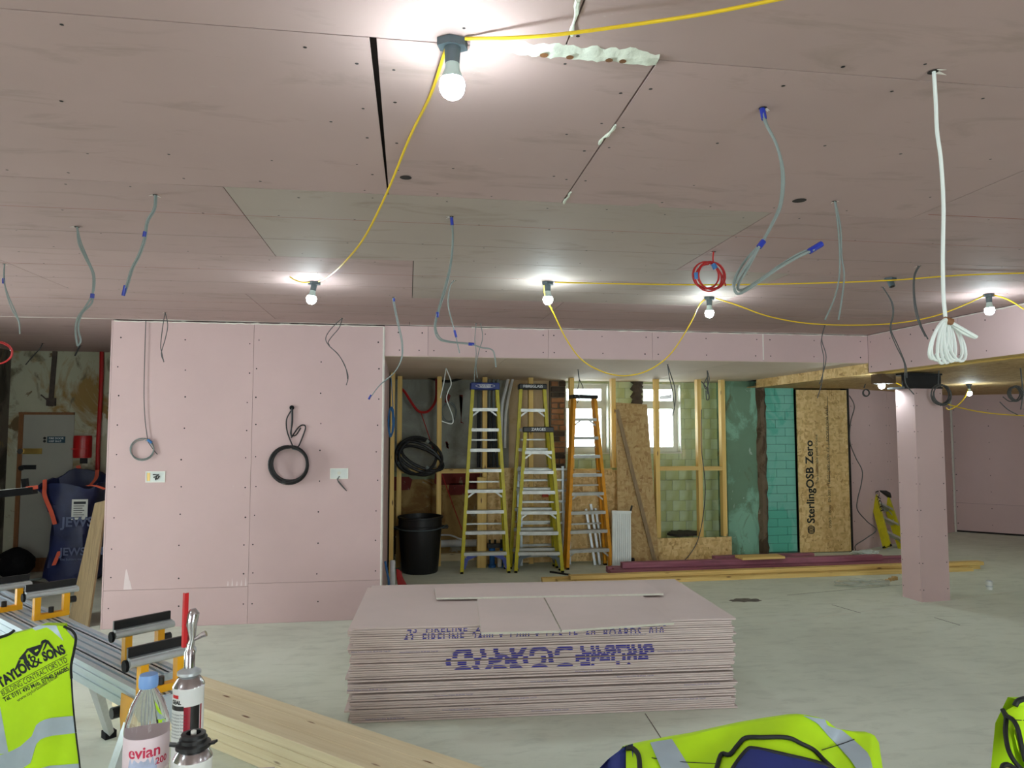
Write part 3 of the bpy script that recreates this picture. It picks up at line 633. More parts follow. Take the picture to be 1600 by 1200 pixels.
# ------------------------------------------------------------------ drop cables
def drop(label, strands, mat='grey_cable', r=.0036, z=CZ, Y=None, tapes=(), ends=(), hole=True, name='drop_cable', bend=0.0, group='cables dropped through the ceiling', coil=None, ragged=True):
    p0 = strands[0][0]; top = atz(p0[0], p0[1], z) if Y is None else aty(p0[0], p0[1], Y)
    t = thing(name, label, 'cable', top, group)
    for k, st in enumerate(strands):
        P = []
        for i, p in enumerate(st):
            y = top.y - bend*i/(len(st)-1) + .006*k; q = aty(*p, y); q.z = min(q.z, z+.0); P.append(q)
        MB().tube(smooth_path(P), r, 7).build('strand', mat, t, True)
    for (x, y, x2, y2) in tapes:
        def near_y(qx, qy):
            best = (1e9, top.y)
            for st in strands:
                for i in range(len(st)-1):
                    for f in (0, .25, .5, .75, 1):
                        dd = (st[i][0]+(st[i+1][0]-st[i][0])*f-qx)**2+(st[i][1]+(st[i+1][1]-st[i][1])*f-qy)**2
                        if dd < best[0]: best = (dd, top.y-bend*(i+f)/(len(st)-1))
            return best[1]+.003
        MB().tube([aty(x, y, near_y(x, y)), aty(x2, y2, near_y(x2, y2))], r*2.1, 8).build('tape', 'blue_tape', t)
    if hole and Y is None:
        h = MB().disc(top-Vector((0,0,.0022)), (0,0,-1), r*3.2, 10).build('cable_hole', 'hole_dark', t)
        if ragged:
            for q in range(2):
                a = R.random()*6.28; u_ = Vector((math.cos(a), math.sin(a), 0)); w_ = Vector((-u_.y, u_.x, 0)); b0 = top+u_*r*2.2-Vector((0,0,.0015))
                MB().prism([b0-w_*r*1.2, b0+w_*r*1.6, b0+u_*r*R.uniform(3,6)+Vector((0,0,-r*R.uniform(.3,2)))], (0,0,-.0008)).build('torn_paper', 'filler', t)
    return t, top
def off(st, dx, dy=0): return [(x+dx, y+dy) for x, y in st]
s1 = [(7,412),(6,438),(13,462),(24,487),(30,503),(31,522)]
drop('grey cable pair with blue tape at the left edge, above the red coil', [s1, [(7,412),(7,438),(10,458),(18,482),(29,502),(31,520)]], tapes=((5.5,435,5.5,443),))
s2 = [(120,354),(126,378),(137,405),(147,430),(146,455),(137,474),(122,496),(118,515),(121,540)]
drop('pale cable with looped end and purple tape, left of the partition', [s2, [(121,354),(123,380),(133,402),(145,428),(145,456),(143,474),(128,490),(122,512),(126,532),(121,541)]], tapes=((144.5,459,144,466),), r=.0048)
s3 = [(242,304),(240,326),(229,346),(225,372),(217,396),(205,420),(199,440),(193,458)]
drop('grey cable slanting left to a blue taped end above the partition', [s3, off(s3, 2.5, 1)], tapes=((226.5,362,225,370), (196,446,192.5,462)))
drop('short dark cable loop hanging over the top of the partition wall', [[(258,488),(254,512),(251,540),(253,552),(256,566)], [(258,488),(262,508),(258,530),(252,552),(256,565)]], 'dark_cable', .0035)
drop('dark cable kinked like a bow, over the right half of the partition', [[(535,497),(518,513),(509,528),(514,540),(528,553),(538,570),(544,588),(541,602)], [(535,497),(530,512),(520,524),(513,534),(515,540)], [(515,541),(530,556),(540,574),(543,592)]], 'dark_cable', .0038)
s7 = [(615,464),(618,482),(624,510),(629,535),(628,560),(616,582),(594,601),(578,622)]
drop('grey cable curving across the white corner bead of the partition', [s7, off(s7, -1.5, 2)], tapes=((615.5,466,616,471), (580,617,576,624)))
s8 = [(705,338),(707,372),(704,410),(695,448),(683,490),(679,512),(684,528),(698,534),(735,538),(752,543),(768,546),(773,556),(775,574)]
drop('long grey cable with blue tapes swinging right in front of the bulkhead', [s8, [(706,340),(708,375),(705,412),(697,450),(684,492),(681,512),(687,527),(700,533),(735,537)]], tapes=((705.5,340,706.5,352), (684,488,683,496), (732,537.5,741,538)))
drop('thin grey cable with dark joint hanging left of the blue taped one', [[(710,438),(703,448),(700,475),(706,502),(712,525),(718,552)]], r=.0038, tapes=((710,516,713,527),))
drop('twisted grey cable pair over the blue-topped ladder', [[(744,505),(742,530),(744,552),(742,575),(741,597)], [(751,503),(754,528),(748,550),(744,572),(746,590)]], r=.0038, bend=-.3)
s15 = [(1192,168),(1195,190),(1213,226),(1224,270),(1221,318),(1206,352),(1190,380)]
drop('thick blue-grey cable bent to a V with two blue tapes', [s15+[(1170,410),(1150,440),(1147,450),(1155,459),(1182,443),(1215,420),(1246,402),(1272,390)], [(1193,170),(1197,192),(1214,228),(1222,270),(1219,318),(1204,354),(1189,381),(1168,420),(1153,447),(1160,453),(1186,438),(1220,414),(1250,396),(1272,388)], [(1189,381),(1164,408),(1147,438),(1148,452)]], 'grey_cable', .0042, tapes=((1191,170,1194,186), (1193,377,1186,386), (1264,393,1284,381)), bend=.15)
drop('pair of long grey cables hanging left of the empty socket', [[(1304,314),(1309,350),(1312,395),(1311,435),(1303,468),(1289,500)], [(1305,314),(1313,355),(1315,400),(1319,430),(1315,470),(1310,500)]], tapes=())
drop('dark cable hanging in front of the bulkhead and board fascia', [[(1289,508),(1283,535),(1287,560),(1284,598),(1277,622)], [(1289,508),(1284,530),(1291,558),(1284,590),(1280,600)]], 'dark_cable', .004, z=CZ)
drop('wavy dark cable reaching down to the black steel pillar head', [[(1379,448),(1392,470),(1395,490),(1391,515),(1400,540),(1413,568),(1415,598),(1428,616)], [(1379,448),(1394,472),(1396,492),(1392,514),(1403,540),(1415,570),(1417,590)]], 'dark_cable', .004, bend=-.4)
drop('dark cable pair hanging behind the white coil', [[(1436,415),(1428,432),(1428,470),(1434,500),(1446,526)], [(1437,415),(1429,434),(1430,470),(1438,505),(1450,530)]], 'dark_cable', .004)
drop('black frayed cable end hanging by the door bay', [[(67,536),(62,545),(50,558),(40,570)]], 'black_cable', .006, group='cables dropped through the ceiling', ragged=False)
drop('stub of black cable hanging right of the door bay batten', [[(125,540),(121,548),(117,556)]], 'black_cable', .009, ragged=False)
drop('thin dark cable with loop over the first window', [[(903,577),(905,592),(911,606),(907,616),(902,630)], [(903,577),(905,595),(902,610),(899,620)]], 'dark_cable', .005, z=SZ, group='cables dropped through the recess soffit', ragged=False)
drop('dark cable dangling over the second window', [[(1043,569),(1048,585),(1054,605),(1055,628),(1051,650)], [(1043,569),(1046,590),(1051,612),(1054,640)]], 'dark_cable', .005, z=SZ, group='cables dropped through the recess soffit', ragged=False)
drop('knotted dark cable bundle before the green tiles', [[(1105,579),(1108,592),(1104,608),(1100,600),(1106,588)], [(1105,580),(1106,605),(1108,622),(1104,624),(1103,610)], [(1096,596),(1104,606),(1106,616)]], 'dark_cable', .006, z=SZ, group='cables dropped through the recess soffit', ragged=False)
drop('pale cable loop hanging before the grey plaster of the recess', [[(697,575),(693,600),(688,622)], [(697,575),(705,598),(700,612),(698,625),(707,650),(706,662),(690,658)]], 'white_cable', .006, z=SZ, group='cables dropped through the recess soffit', ragged=False)
def coil(parent, c, ax, ay, rx, ry, turns, r, mat, jit=.012, n=26, name='coil'):
    c = Vector(c); ax = Vector(ax); ay = Vector(ay); az = ax.cross(ay).normalized(); P = []
    for k in range(turns):
        jx, jy, jr = R.uniform(-jit,jit), R.uniform(-jit,jit), 1+R.uniform(-jit,jit)*3
        for i in range(n):
            t = 2*math.pi*i/n+math.pi/2; P.append(c+ax*(rx*jr*math.cos(t)+jx)+ay*(ry*jr*math.sin(t)+jy)+az*(r*2.1*(k-turns/2)+R.uniform(-.3,.3)*r))
    return MB().tube(P, r, 7).build(name, mat, parent, True)
X_, Z_ = (1,0,0), (0,0,1)
# red coil
t, top = drop('red cable coil tied with blue tape under the ceiling', [[(1115,393),(1114,405),(1116,413)], [(1118,415),(1128,430),(1134,447)]], 'red_cable', .0045, name='cable_coil')
c = aty(1108, 431, top.y); coil(t, c, X_, Z_, .078, .078, 5, .0045, 'red_cable')
for (x, y, x2, y2) in ((1088,426,1089,436), (1114,412,1118,420)): MB().tube([aty(x,y,top.y), aty(x2,y2,top.y)], .014, 8).build('tape', 'blue_cable', t)
t, top = drop('red cable coil cut by the left edge of the picture', [[(-3,520),(-3,530),(-2,537)]], 'red_cable', .0045, name='cable_coil', Y=7.0); coil(t, aty(-6, 551, 7.0), X_, Z_, .13, .1, 4, .005, 'red_cable')
# white coil
t, top = drop('big white cable coil hanging on a long straight white drop', [[(1459,111),(1462,160),(1464,205),(1470,250),(1474,320),(1473,400),(1474,460),(1477,495)], [(1484,503),(1500,512),(1526,527)], [(1484,505),(1505,520),(1524,527)]], 'white_cable', .0052, name='cable_coil')
for k in range(7):
    bx2 = 1456+k*7.6; by2 = 568-1.3*abs(k-3)**1.5+R.uniform(-3,3); hw_ = 9+R.uniform(0,7); P = []
    for i in range(30):
        a = 2*math.pi*i/30; f = (1-math.cos(a))/2; px_ = 1478+(bx2-1478)*f**.7+hw_*math.sin(a)*(.6+.4*f); py_ = 499+(by2-499)*f
        P.append(aty(px_, py_, top.y+.02*math.sin(a)+.008*(k-3)))
    MB().tube(P, .0042, 7, True).build('loop', 'white_cable', t, True)
MB().tube([aty(1476,500,top.y-.01), aty(1487,503,top.y-.01)], .010, 8).build('tie', 'old_wood', t)
def wire_coil(label, st, c, Y, r_, rr, turns, mat, grp='cable coils by the low ceiling'):
    t, top = drop(label, st, mat, rr, Y=Y, name='cable_coil', group=grp); coil(t, aty(c[0], c[1], Y), X_, Z_, r_, r_, turns, rr, mat); return t
wire_coil('grey cable coil hanging under the black steel on the pillar', [[(1467,577),(1466,600),(1465,602)]], (1472,617), 6.6, .1, .006, 5, 'dark_cable')
wire_coil('dark cable coil hanging by the right edge below the timber joists', [[(1594,570),(1597,600),(1598,618),(1595,640)], [(1594,572),(1596,590)]], (1587,615), 6.2, .07, .006, 4, 'dark_cable')
drop('loose dark wire ends drooping near the right edge', [[(1562,628),(1575,640),(1590,648)], [(1567,620),(1577,627),(1588,626)]], 'dark_cable', .005, Y=6.25, group='cable coils by the low ceiling')
wire_coil('small dark cable coil on the pink wall left of the pillar', [[(1352,600),(1350,606)]], (1353,613), 8.6, .045, .007, 2, 'dark_cable')
# cables lying on the partition wall
t, top = drop('thin grey cable with coil hung on the pink partition', [[(228,497),(226,560),(225,620),(227,660),(231,688)], [(231,690),(240,703),(246,710)]], 'dark_cable', .0035, Y=WY-.02, name='cable_coil', group='cables on the pink partition'); coil(t, aty(223, 702, WY-.02), X_, Z_, .1, .095, 3, .0038, 'grey_cable')
MB().tube([aty(231,687,WY-.025), aty(237,692,WY-.025)], .012, 8).build('tape', 'blue_cable', t)
t, top = drop('thick black cable coil hung from a hole in the partition', [[(456,638),(456,655),(455,672),(455,682)], [(456,640),(448,655),(449,675),(458,698)], [(455,684),(466,668),(474,664),(477,670),(468,694),(465,698)], [(457,640),(457,660),(454,678),(462,680),(470,668)]], 'black_cable', .006, Y=WY-.02, name='cable_coil', group='cables on the pink partition')
coil(t, aty(451, 726, WY-.065), X_, Z_, .165, .165, 6, .0085, 'black_cable', .014, 36)
MB().tube([aty(456,637,WY-.02), aty(456,637,WY-.001)], .022, 12).build('wall_hole', 'black_rubber', t)
for (x, y) in ((460, 699), (444, 752)): MB().tube([aty(x-3,y,WY-.032), aty(x+3,y+1,WY-.032)], .022, 10).build('tie', 'grey_cable', t)
for (px, label, marks) in ((243, 'white socket back box with black scrawl and yellow inside, under the grey coil', 1), (530, 'white socket back box with a loop of grey flex', 0)):
    py = 745 if marks else 740; c = aty(px, py, WY); t = thing('socket_box', label, 'socket', c, 'socket boxes in the partition'); w, h = .075, .042
    m_ = MB(); m_.box(c.x-w-.008, c.x+w+.008, WY-.006, WY-.0005, c.z+h, c.z+h+.008).box(c.x-w-.008, c.x+w+.008, WY-.006, WY-.0005, c.z-h-.008, c.z-h).box(c.x-w-.008, c.x-w, WY-.006, WY-.0005, c.z-h, c.z+h).box(c.x+w, c.x+w+.008, WY-.006, WY-.0005, c.z-h, c.z+h); m_.build('rim', 'white_paint', t)
    MB().box(c.x-w, c.x+w, WY-.003, WY-.0006, c.z-h, c.z+h).build('back_plate', 'label_white', t)
    if marks:
        MB().box(c.x-w+.005, c.x-w+.03, WY-.0045, WY-.0031, c.z-h+.005, c.z+h-.005).build('insulation', 'timber_z', t)
        MB().tube([c+Vector((x, -.008, z)) for x, z in ((-.02,.02),(.03,.022),(-.015,-.005),(.02,-.02),(.035,.005),(.01,.01),(.005,-.03))], .005, 6).build('scrawl', 'black_cable', t)
    else:
        MB().tube([c+Vector((x*.006, -.009, z*.006)) for x, z in ((1,-4),(-3,-8),(-1,-13),(5,-20),(11,-26))], .004, 6).build('flex', 'dark_cable', t, True)
        MB().tube([c+Vector((x*.006, -.009, z*.006)) for x, z in ((0,-4),(-2,-10),(3,-16),(8,-22),(12,-27))], .004, 6).build('flex', 'dark_cable', t, True); MB().tube([c+Vector((0,-.004,.005)), c+Vector((0,-.001,.005))], .016, 12).build('knockout', 'gypsum', t)

# ------------------------------------------------------------------ pillar with steel
p0 = atz(1441, 941, 0); p1 = atz(1485, 938, 0); pdx = (p1-p0).normalized(); pdy = Vector((-pdx.y, pdx.x, 0)); pw = .345; pd = .26; PH = 2.19
pi = struct(MB().prism([p0+pdx*.014+pdy*.014, p0+pdx*(pw-.014)+pdy*.014, p0+pdx*(pw-.014)+pdy*(pd-.014), p0+pdx*.014+pdy*(pd-.014)], (0,0,PH)).build('wall_pillar', 'void', org=p0.copy()))
def pface(a, c, nrm): 
    MB().prism([a+nrm*.0, c, c-nrm*.0125, a-nrm*.0125], (0,0,PH)).build('board', 'board_wall', pi)
A, B_, C_, D_ = p0, p0+pdx*pw, p0+pdx*pw+pdy*pd, p0+pdy*pd
pface(A, B_, -pdy); pface(B_-pdx*0+pdy*.013, C_, pdx); pface(D_, A+pdy*.013, -pdx); pface(C_-pdx*.013, D_+pdx*.013, pdy)
sc = MB()
for k in range(9):
    z = .12+.27*k
    for f in (.07, .93): screw_at(A.lerp(B_, f)+Vector((0,0,min(z,PH-.05))), -pdy, .006); screw_at(A.lerp(D_, f)+Vector((0,0,min(z,PH-.05))), -pdx, .006)
sc.build('screw_heads', 'screw', pi, kind='stuff')
for q in (A, B_): MB().tube([q+Vector((0,0,0)), q+Vector((0,0,PH))], .0022, 6).build('corner_bead', 'board_wall', pi)
st = MB(); st.obox(p0+pdx*.13+pdy*.13+Vector((0,0,PH+.01)), (pdx,pdy,Z_), (.24,.12,.01)).obox(p0+pdx*.13+pdy*.13+Vector((0,0,RZ-.016)), (pdx,pdy,Z_), (.24,.12,.01)).obox(p0+pdx*.13+pdy*.04+Vector((0,0,(PH+RZ)/2)), (pdx,pdy,Z_), (.24,.01,(RZ-PH)/2-.02))
struct(st.build('trim_steel_beam', 'steel_black'))
MB().obox(p0-pdx*.2+pdy*.2+Vector((0,0,RZ-.06)), (pdx,pdy,Z_), (.085,.08,.05)).build('packing_block', 'broken_masonry', pi)

# ------------------------------------------------------------------ studs in the recess
def stud(p, q, label, w=.06, d=.09, mat='timber_z', grp='studs of the recess frame'):
    o = MB().bar(p, q, w, d, (0,1,0)).build('timber_stud', mat); tag(o, label, 'stud', grp); return o
def vstud(px, z0, z1, label, y=SY, w=.06, px2=None):
    a = aty(px, 700, y).x; c = a if px2 is None else aty(px2, 700, y).x; stud((c, y, z0), (a, y, z1), label, w)
vstud(624, 0, SZ, 'leftmost timber stud, beside the return of the partition')
vstud(613, 0, SZ, 'timber stud in shadow behind the white corner bead', 8.85, .05)
vstud(686, 0, SZ, 'timber stud crossing the black hose coil')
vstud(757, 0, SZ, 'timber stud seen through the blue-topped ladder')
vstud(829, 0, SZ, 'timber stud seen through the tall black-topped ladder')
vstud(893, 1.25, SZ, 'timber stud before the first window, by the orange ladder')
vstud(958, 1.25, SZ, 'timber stud between the first window and the leaning board')
vstud(1026, 0.3, SZ, 'timber stud before the second window')
vstud(1092, 0.3, SZ, 'timber stud before the green tiles, second from the green pier')
vstud(1129, 0.3, SZ, 'timber stud beside the dark green pier')
def rail_(px0, px1, py, label, y=SY):
    a = aty(px0, py, y); c = aty(px1, py, y); o = MB().box(a.x, c.x, y-.05, y+.045, a.z-.028, a.z+.028).build('timber_rail', 'timber_x'); tag(o, label, 'rail', 'rails of the recess frame')
rail_(627.5, 683, 736, 'short horizontal timber rail under the black hose coil'); rail_(689.5, 754, 736, 'horizontal timber rail left of the blue-topped ladder'); rail_(896, 955, 736, 'horizontal timber rail below the first window')
rail_(1029.5, 1089, 732, 'horizontal timber rail across the green tiles'); rail_(1095, 1126, 732, 'short horizontal timber rail by the dark green pier')
o = MB().box(aty(760.5,800,SY).x, aty(826,800,SY).x, SY-.065, SY-.047, .02, 1.26).build('osb_panel', 'osb'); tag(o, 'strand board panel behind the blue-topped ladder', 'board', 'strand boards in the recess')
o = MB().box(aty(833,800,SY).x, aty(965,800,SY).x, SY-.065, SY-.047, .02, 1.22).build('osb_panel', 'osb'); tag(o, 'strand board panel behind the orange ladder, under the first window', 'board', 'strand boards in the recess')
a = aty(1027, 870, SY-.07); c = aty(1143, 866, SY-.07); o = MB().box(a.x, c.x, SY-.085, SY-.067, 0.0, .3).build('osb_panel', 'osb'); tag(o, 'low strand board strip at the foot of the green tiles', 'board', 'strand boards in the recess')
P = [aty(963,629,SY-.12), aty(1011,632,SY-.12), aty(1030,876,SY-.30), aty(966,876,SY-.30)]; P[2].z = P[3].z = 0.003
o = MB().prism(P, (0,.018,.0)).build('osb_panel', 'osb_old'); tag(o, 'tall strand board sheet leaning between the two windows', 'board', 'strand boards in the recess')
a = aty(964,640,SY-.15); c = aty(1024,872,SY-.34); c.z = .01; o = MB().bar(a, c, .05, .012, (0,1,0)).build('batten', 'plywood'); tag(o, 'grey weathered batten slanting across the leaning board', 'batten')
for px, lab in ((752, 'wide timber post standing behind the blue-topped ladder'),):
    a = aty(px, 880, 9.2); o = MB().box(a.x-.055, a.x+.055, 9.17, 9.27, 0, 1.15).build('timber_post', 'timber_z'); tag(o, lab, 'post')

# ------------------------------------------------------------------ things in the recess
# hose coil
t = thing('hose_coil', 'big coil of black hose hung on the recess studs', 'hose', aty(655, 742, 9.28)); 
for (cx_, cy_, rx_, ry_, rot) in ((650,712,32,29,.1), (657,715,34,27,-.25), (655,714,37,20,-.45), (660,716,35,14,-.42)):
    P = []
    for i in range(34):
        a = 2*math.pi*i/34; x = rx_*math.cos(a); y = ry_*math.sin(a); P.append(aty(cx_+x*math.cos(rot)-y*math.sin(rot), cy_-(x*math.sin(rot)+y*math.cos(rot)), 9.27+.015*math.sin(a*2+rot*9)))
    MB().tube(P, .019, 8, True).build('hose_turn', 'black_cable', t, True)
for (x, y) in ((668,690), (625,722), (668,731)): MB().tube([aty(x-2,y-1.5,9.27), aty(x+2,y+1.5,9.27)], .026, 8).build('tie', 'grey_cable', t)
def wire(label, pts, Y, mat, r, name='cable', cat='cable', grp='loose cables in the recess', k=6):
    P = [aty(p[0], p[1], p[2] if len(p) > 2 else Y) for p in pts]; o = MB().tube(smooth_path(P, k), r, 7).build(name, mat, smooth=True); tag(o, label, cat, grp); return o
wire('red cable swagged between the recess studs', [(622,604),(632,612),(645,632),(655,643),(668,643),(678,632),(682,618),(682,592)], 9.6, 'red_cable', .018)
wire('thin red cable falling from the red swag to the floor rail', [(657,643),(668,675),(680,712),(692,745),(708,790),(722,828)], 9.62, 'red_cable', .006)
wire('black cable bundle running under the recess soffit', [(664,588),(680,593),(700,596),(718,592),(727,588)], 9.7, 'black_cable', .018)
t = thing('cable_coil', 'grey cable coil hung on the grey plaster of the recess', 'cable', aty(705, 662, BY-.03), 'loose cables in the recess'); coil(t, aty(704,645,BY-.035), X_, Z_, .1, .14, 2, .007, 'grey_cable', .03)
t = thing('cable_coil', 'blue cable coil hung by the white corner bead', 'cable', aty(611, 680, 8.0), 'loose cables in the recess'); MB().tube([aty(611,590,8.0), aty(614,635,8.0), aty(612,640,8.0)], .005, 6).build('strand', 'blue_cable', t); 
for k in range(4): coil(t, aty(611.5+k*.4, 659, 8.0), (.3,.95,0), Z_, .07+.008*k, .155, 1, .008, 'blue_cable', .01, name='loop')
for i, (px, lab) in enumerate(((748,'leftmost'), (764,'second'), (771,'third'), (778,'rightmost'))):
    a = aty(px, 700, 9.75); t = thing('lagged_pipe', '%s dark lagged pipe seen through the blue-topped ladder' % lab, 'pipe', (a.x, 9.75, 1.25), 'lagged pipes behind the ladder')
    MB().tube([(a.x, 9.75, 1.25), (a.x, 9.75, 2.06)], .027, 12).build('lagging', 'lagging', t, True); MB().tube([(a.x, 9.75, 2.06), (a.x, 9.75, SZ)], .022, 10).build('pipe', 'grey_cable', t, True)
wire('white plastic conduit curving down right of the blue-topped ladder', [(795,588),(791,605),(786,625),(784,645),(783,700)], 9.7, 'pipe_white', .02, 'conduit', 'pipe', 'conduits behind the ladders'); wire('white plastic conduit beside the tall black-topped ladder', [(802,588),(798,605),(793,630),(790,655),(789,700)], 9.7, 'pipe_white', .02, 'conduit', 'pipe', 'conduits behind the ladders')
a = aty(620, 851, 9.88); c = aty(850, 852, 9.88); o = MB().tube([a, (c.x, 9.88, a.z)], .05, 14).build('waste_pipe', 'pipe_white', smooth=True); tag(o, 'white horizontal waste pipe low behind the black bin', 'pipe')
wire('pale flex arching behind the black bin to the ladder', [(618,839),(650,838),(692,836),(706,837),(716,841),(722,843)], 9.915, 'pipe_white', .012)
o = MB().box(-.24, 1.3, 9.72, 9.82, .0, .09).build('sole_plate', 'pine_x'); tag(o, 'weathered timber sole plate on the floor behind the black bin', 'timber')
# black bin
c = atz(656, 891, 0); c.y = 9.05; t = thing('tub_bin', 'black plastic dustbin with side handles, left in the recess', 'bin', c)
s_ = c.y*1.0/FPX
MB().lathe([(.215,0),(.225,.02),(.262,.5),(.262,.54),(.275,.545),(.275,.57),(.268,.575),(.27,.66),(.283,.665),(.283,.685),(.265,.69),(.26,.6),(.21,.05),(.001,.05)], 36, c).build('body', 'black_plastic', t, True)
for sx in (-1, 1): MB().tube([c+Vector((sx*.27, -.06, .545)), c+Vector((sx*.33, -.05, .545)), c+Vector((sx*.34, .03, .545)), c+Vector((sx*.27, .06, .545))], .017, 8).build('handle', 'black_plastic', t, True)
MB().tube(smooth_path([c+Vector((-.33,-.03,.56)), c+Vector((-.2,-.25,.545)), c+Vector((0,-.3,.54)), c+Vector((.2,-.25,.55)), c+Vector((.33,-.03,.575))]), .007, 6).build('bail', 'lamp_grey', t, True)
o = MB().cbox(-.225, -.16, 8.9, 9.3, 0, .42, .02).build('black_sack', 'black_rubber'); tag(o, 'black crate in shadow left of the dustbin', 'crate')
a = atz(613, 926, 0); a = Vector((a.x, 8.0, 0)); P = [aty(613,935,7.6), aty(613.5,876,7.75)]; P[0].z = 0; 
o = MB().tube(P, .028, 14).build('plastic_pipe', 'pipe_white', smooth=True); tag(o, 'white plastic pipe standing upright by the corner bead', 'pipe')
t = thing('red_cables', 'bundle of red cable lengths stood by the white pipe', 'cable bundle', aty(628, 930, 7.75))
for k in range(7): 
    P = [aty(626+k*3.2+R.uniform(-1,1), 932, 7.75), aty(621+k*1.4, 905, 7.8), aty(620.5+k*.9, 889+k*.6, 7.82)]; P[0].z = 0.006; MB().tube(smooth_path(P), .009, 6).build('strand', 'red_cable', t, True)
wire('dark blue hose end leaning in the corner of the recess', [(608,925),(607,905),(604,890),(602,877)], 7.55, 'blue_cable', .012, 'hose', 'hose')
# blue pump with dark fittings behind ladder
c = aty(770, 885, 9.2); c.z = 0; c.x += .06; t = thing('pump', 'blue pump with black fittings behind the blue-topped ladder', 'pump', c)
for dx in (-.07, .07): MB().lathe([(.05,0),(.05,.03),(.035,.04),(.035,.2),(.042,.2),(.042,.24),(.02,.25)], 14, c+Vector((dx,0,0))).build('cylinder', 'pipe_blue', t, True)
MB().box(c.x-.13, c.x+.13, c.y-.04, c.y+.04, .25, .3).build('manifold', 'black_plastic', t)
for dx in (-.1, -.03, .05, .1): MB().tube([c+Vector((dx,0,.3)), c+Vector((dx,0,.35))], .015, 8).build('fitting', 'steel_black', t)
MB().lathe([(.03,.02),(.03,.2),(.01,.22)], 10, c+Vector((.02,-.07,0))).build('bottle', 'pipe_white', t, True)

# ------------------------------------------------------------------ stepladders
def ladder(name, label, H, wb, wt, spread, n, rail, cap, knee, lean=.16, cap_text=None, oval=False, cap_h=.07, group='fibreglass stepladders in the recess', knees=True):
    t = thing(name, label, 'ladder', (0,0,0), group)
    def fp(s, z): f = z/H; return Vector((s*(wb+(wt-wb)*f)/2, lean*f, z))
    def bp(s, z): f = z/H; return Vector((s*((wb*.94)+(wt*1.0-wb*.94)*f)/2, spread+(lean+.05-spread)*f, z))
    for s in (-1, 1):
        d = MB(); d.bar(fp(s,0), fp(s,H-.03), .042, .075, (0,1,0)); r = d.build('front_rail', rail, t); MB().obox(fp(s,0)+Vector((0,0,.012)), (X_,(0,1,0),Z_), (.018,.045,.012)).build('foot', 'black_rubber', r)
        d = MB(); d.bar(bp(s,0), bp(s,H-.05), .034, .05, (0,1,0)); r = d.build('rear_rail', rail, t); MB().obox(bp(s,0)+Vector((0,0,.012)), (X_,(0,1,0),Z_), (.018,.03,.012)).build('foot', 'black_rubber', r)
    for k in range(1, n+1):
        z = H*k/(n+1)*.97; a, c = fp(-1,z), fp(1,z); d = MB(); d.box(a.x+.012, c.x-.012, a.y-.04, a.y+.045, z-.006, z).box(a.x+.012, c.x-.012, a.y-.042, a.y-.036, z-.04, z); stp = d.build('step', 'alu_ladder', t)
        if k in (1, n, n//2):
            e = MB()
            for s in (-1, 1): e.bar(fp(s,z)+Vector((-s*.1,0,-.03)), fp(s,z-.1)+Vector((-s*.015,0,0)), .02, .006, (0,1,0))
            e.build('brace', 'alu_ladder', stp)
    for k in range(1, 4):
        z = H*k/4*.9+.04; a, c = bp(-1,z), bp(1,z); MB().bar(a, c, .02, .02).build('rear_brace', 'alu_ladder', t)
    if knees:
        for s in (-1, 1):
            z = H/(n+1)*.95; P = [fp(s,.06)+Vector((-s*.015,-.02,0)), fp(s,.18)+Vector((-s*.05,-.02,0)), fp(s,z)+Vector((-s*.17,-.02,-.02))]; d = MB(); d.bar(P[0], P[1], .05, .012, (0,1,0)).bar(P[1], P[2], .05, .012, (0,1,0)); d.build('knee_brace', knee, t)
    f = fp(1,H); d = MB(); d.cbox(-wt/2-.035, wt/2+.035, lean-.07, lean+.13, H-cap_h, H, .01); cp = d.build('top_cap', cap, t)
    if oval:
        MB().tube([(.12*math.cos(2*math.pi*i/24), lean-.072, H-cap_h/2+.022*math.sin(2*math.pi*i/24)) for i in range(24)], .003, 4, True).build('emblem', 'white_print', cp)
    if cap_text:
        vs, fs = text2d(cap_text, .05 if not oval else .036, .001, align='CENTER'); m_ = MB(); m_.add([Vector((v.x, lean-.0715, H-cap_h/2-.014+v.y)) for v in vs], fs); m_.build('lettering', 'white_print', cp)
    for s in (-1, 1):
        z = H*.55; MB().bar(fp(s,z)+Vector((-s*.02,0,0)), bp(s,z)+Vector((-s*.02,0,0)), .006, .02).build('spreader', 'alu_ladder', t)
    return t
def place(t, p, rz=0): t.location = p; t.rotation_euler = (0,0,rz)
l1 = ladder('stepladder', 'yellow fibreglass stepladder with blue top cap and blue knee braces', 2.36, .58, .30, .24, 8, 'fg_yellow', 'cap_blue', 'knee_blue', lean=.14, cap_text='WERNER', oval=True, cap_h=.09)
place(l1, (.955, 8.85, 0), -.03)
l2 = ladder('stepladder', 'tall yellow stepladder with black cap, behind the shorter black-capped one', 2.36, .60, .30, .11, 8, 'fg_yellow', 'black_plastic', 'knee_grey', lean=.08, cap_text='FIBREGLASS')
place(l2, (1.60, 9.08, 0), -.06)
l3 = ladder('stepladder', 'shorter yellow stepladder with black cap and white lettering', 1.80, .58, .32, .12, 6, 'fg_yellow', 'black_plastic', 'knee_grey', lean=.09, cap_text='ZARGES')
place(l3, (1.62, 8.80, 0), -.12)
MB_ = None
l4 = ladder('stepladder', 'tall orange fibreglass stepladder beside the first window', 2.22, .60, .28, .15, 8, 'fg_orange', 'steel_black', 'alu_ladder', lean=.13, cap_h=.05, knees=False)
place(l4, (2.30, 8.97, 0), .12)
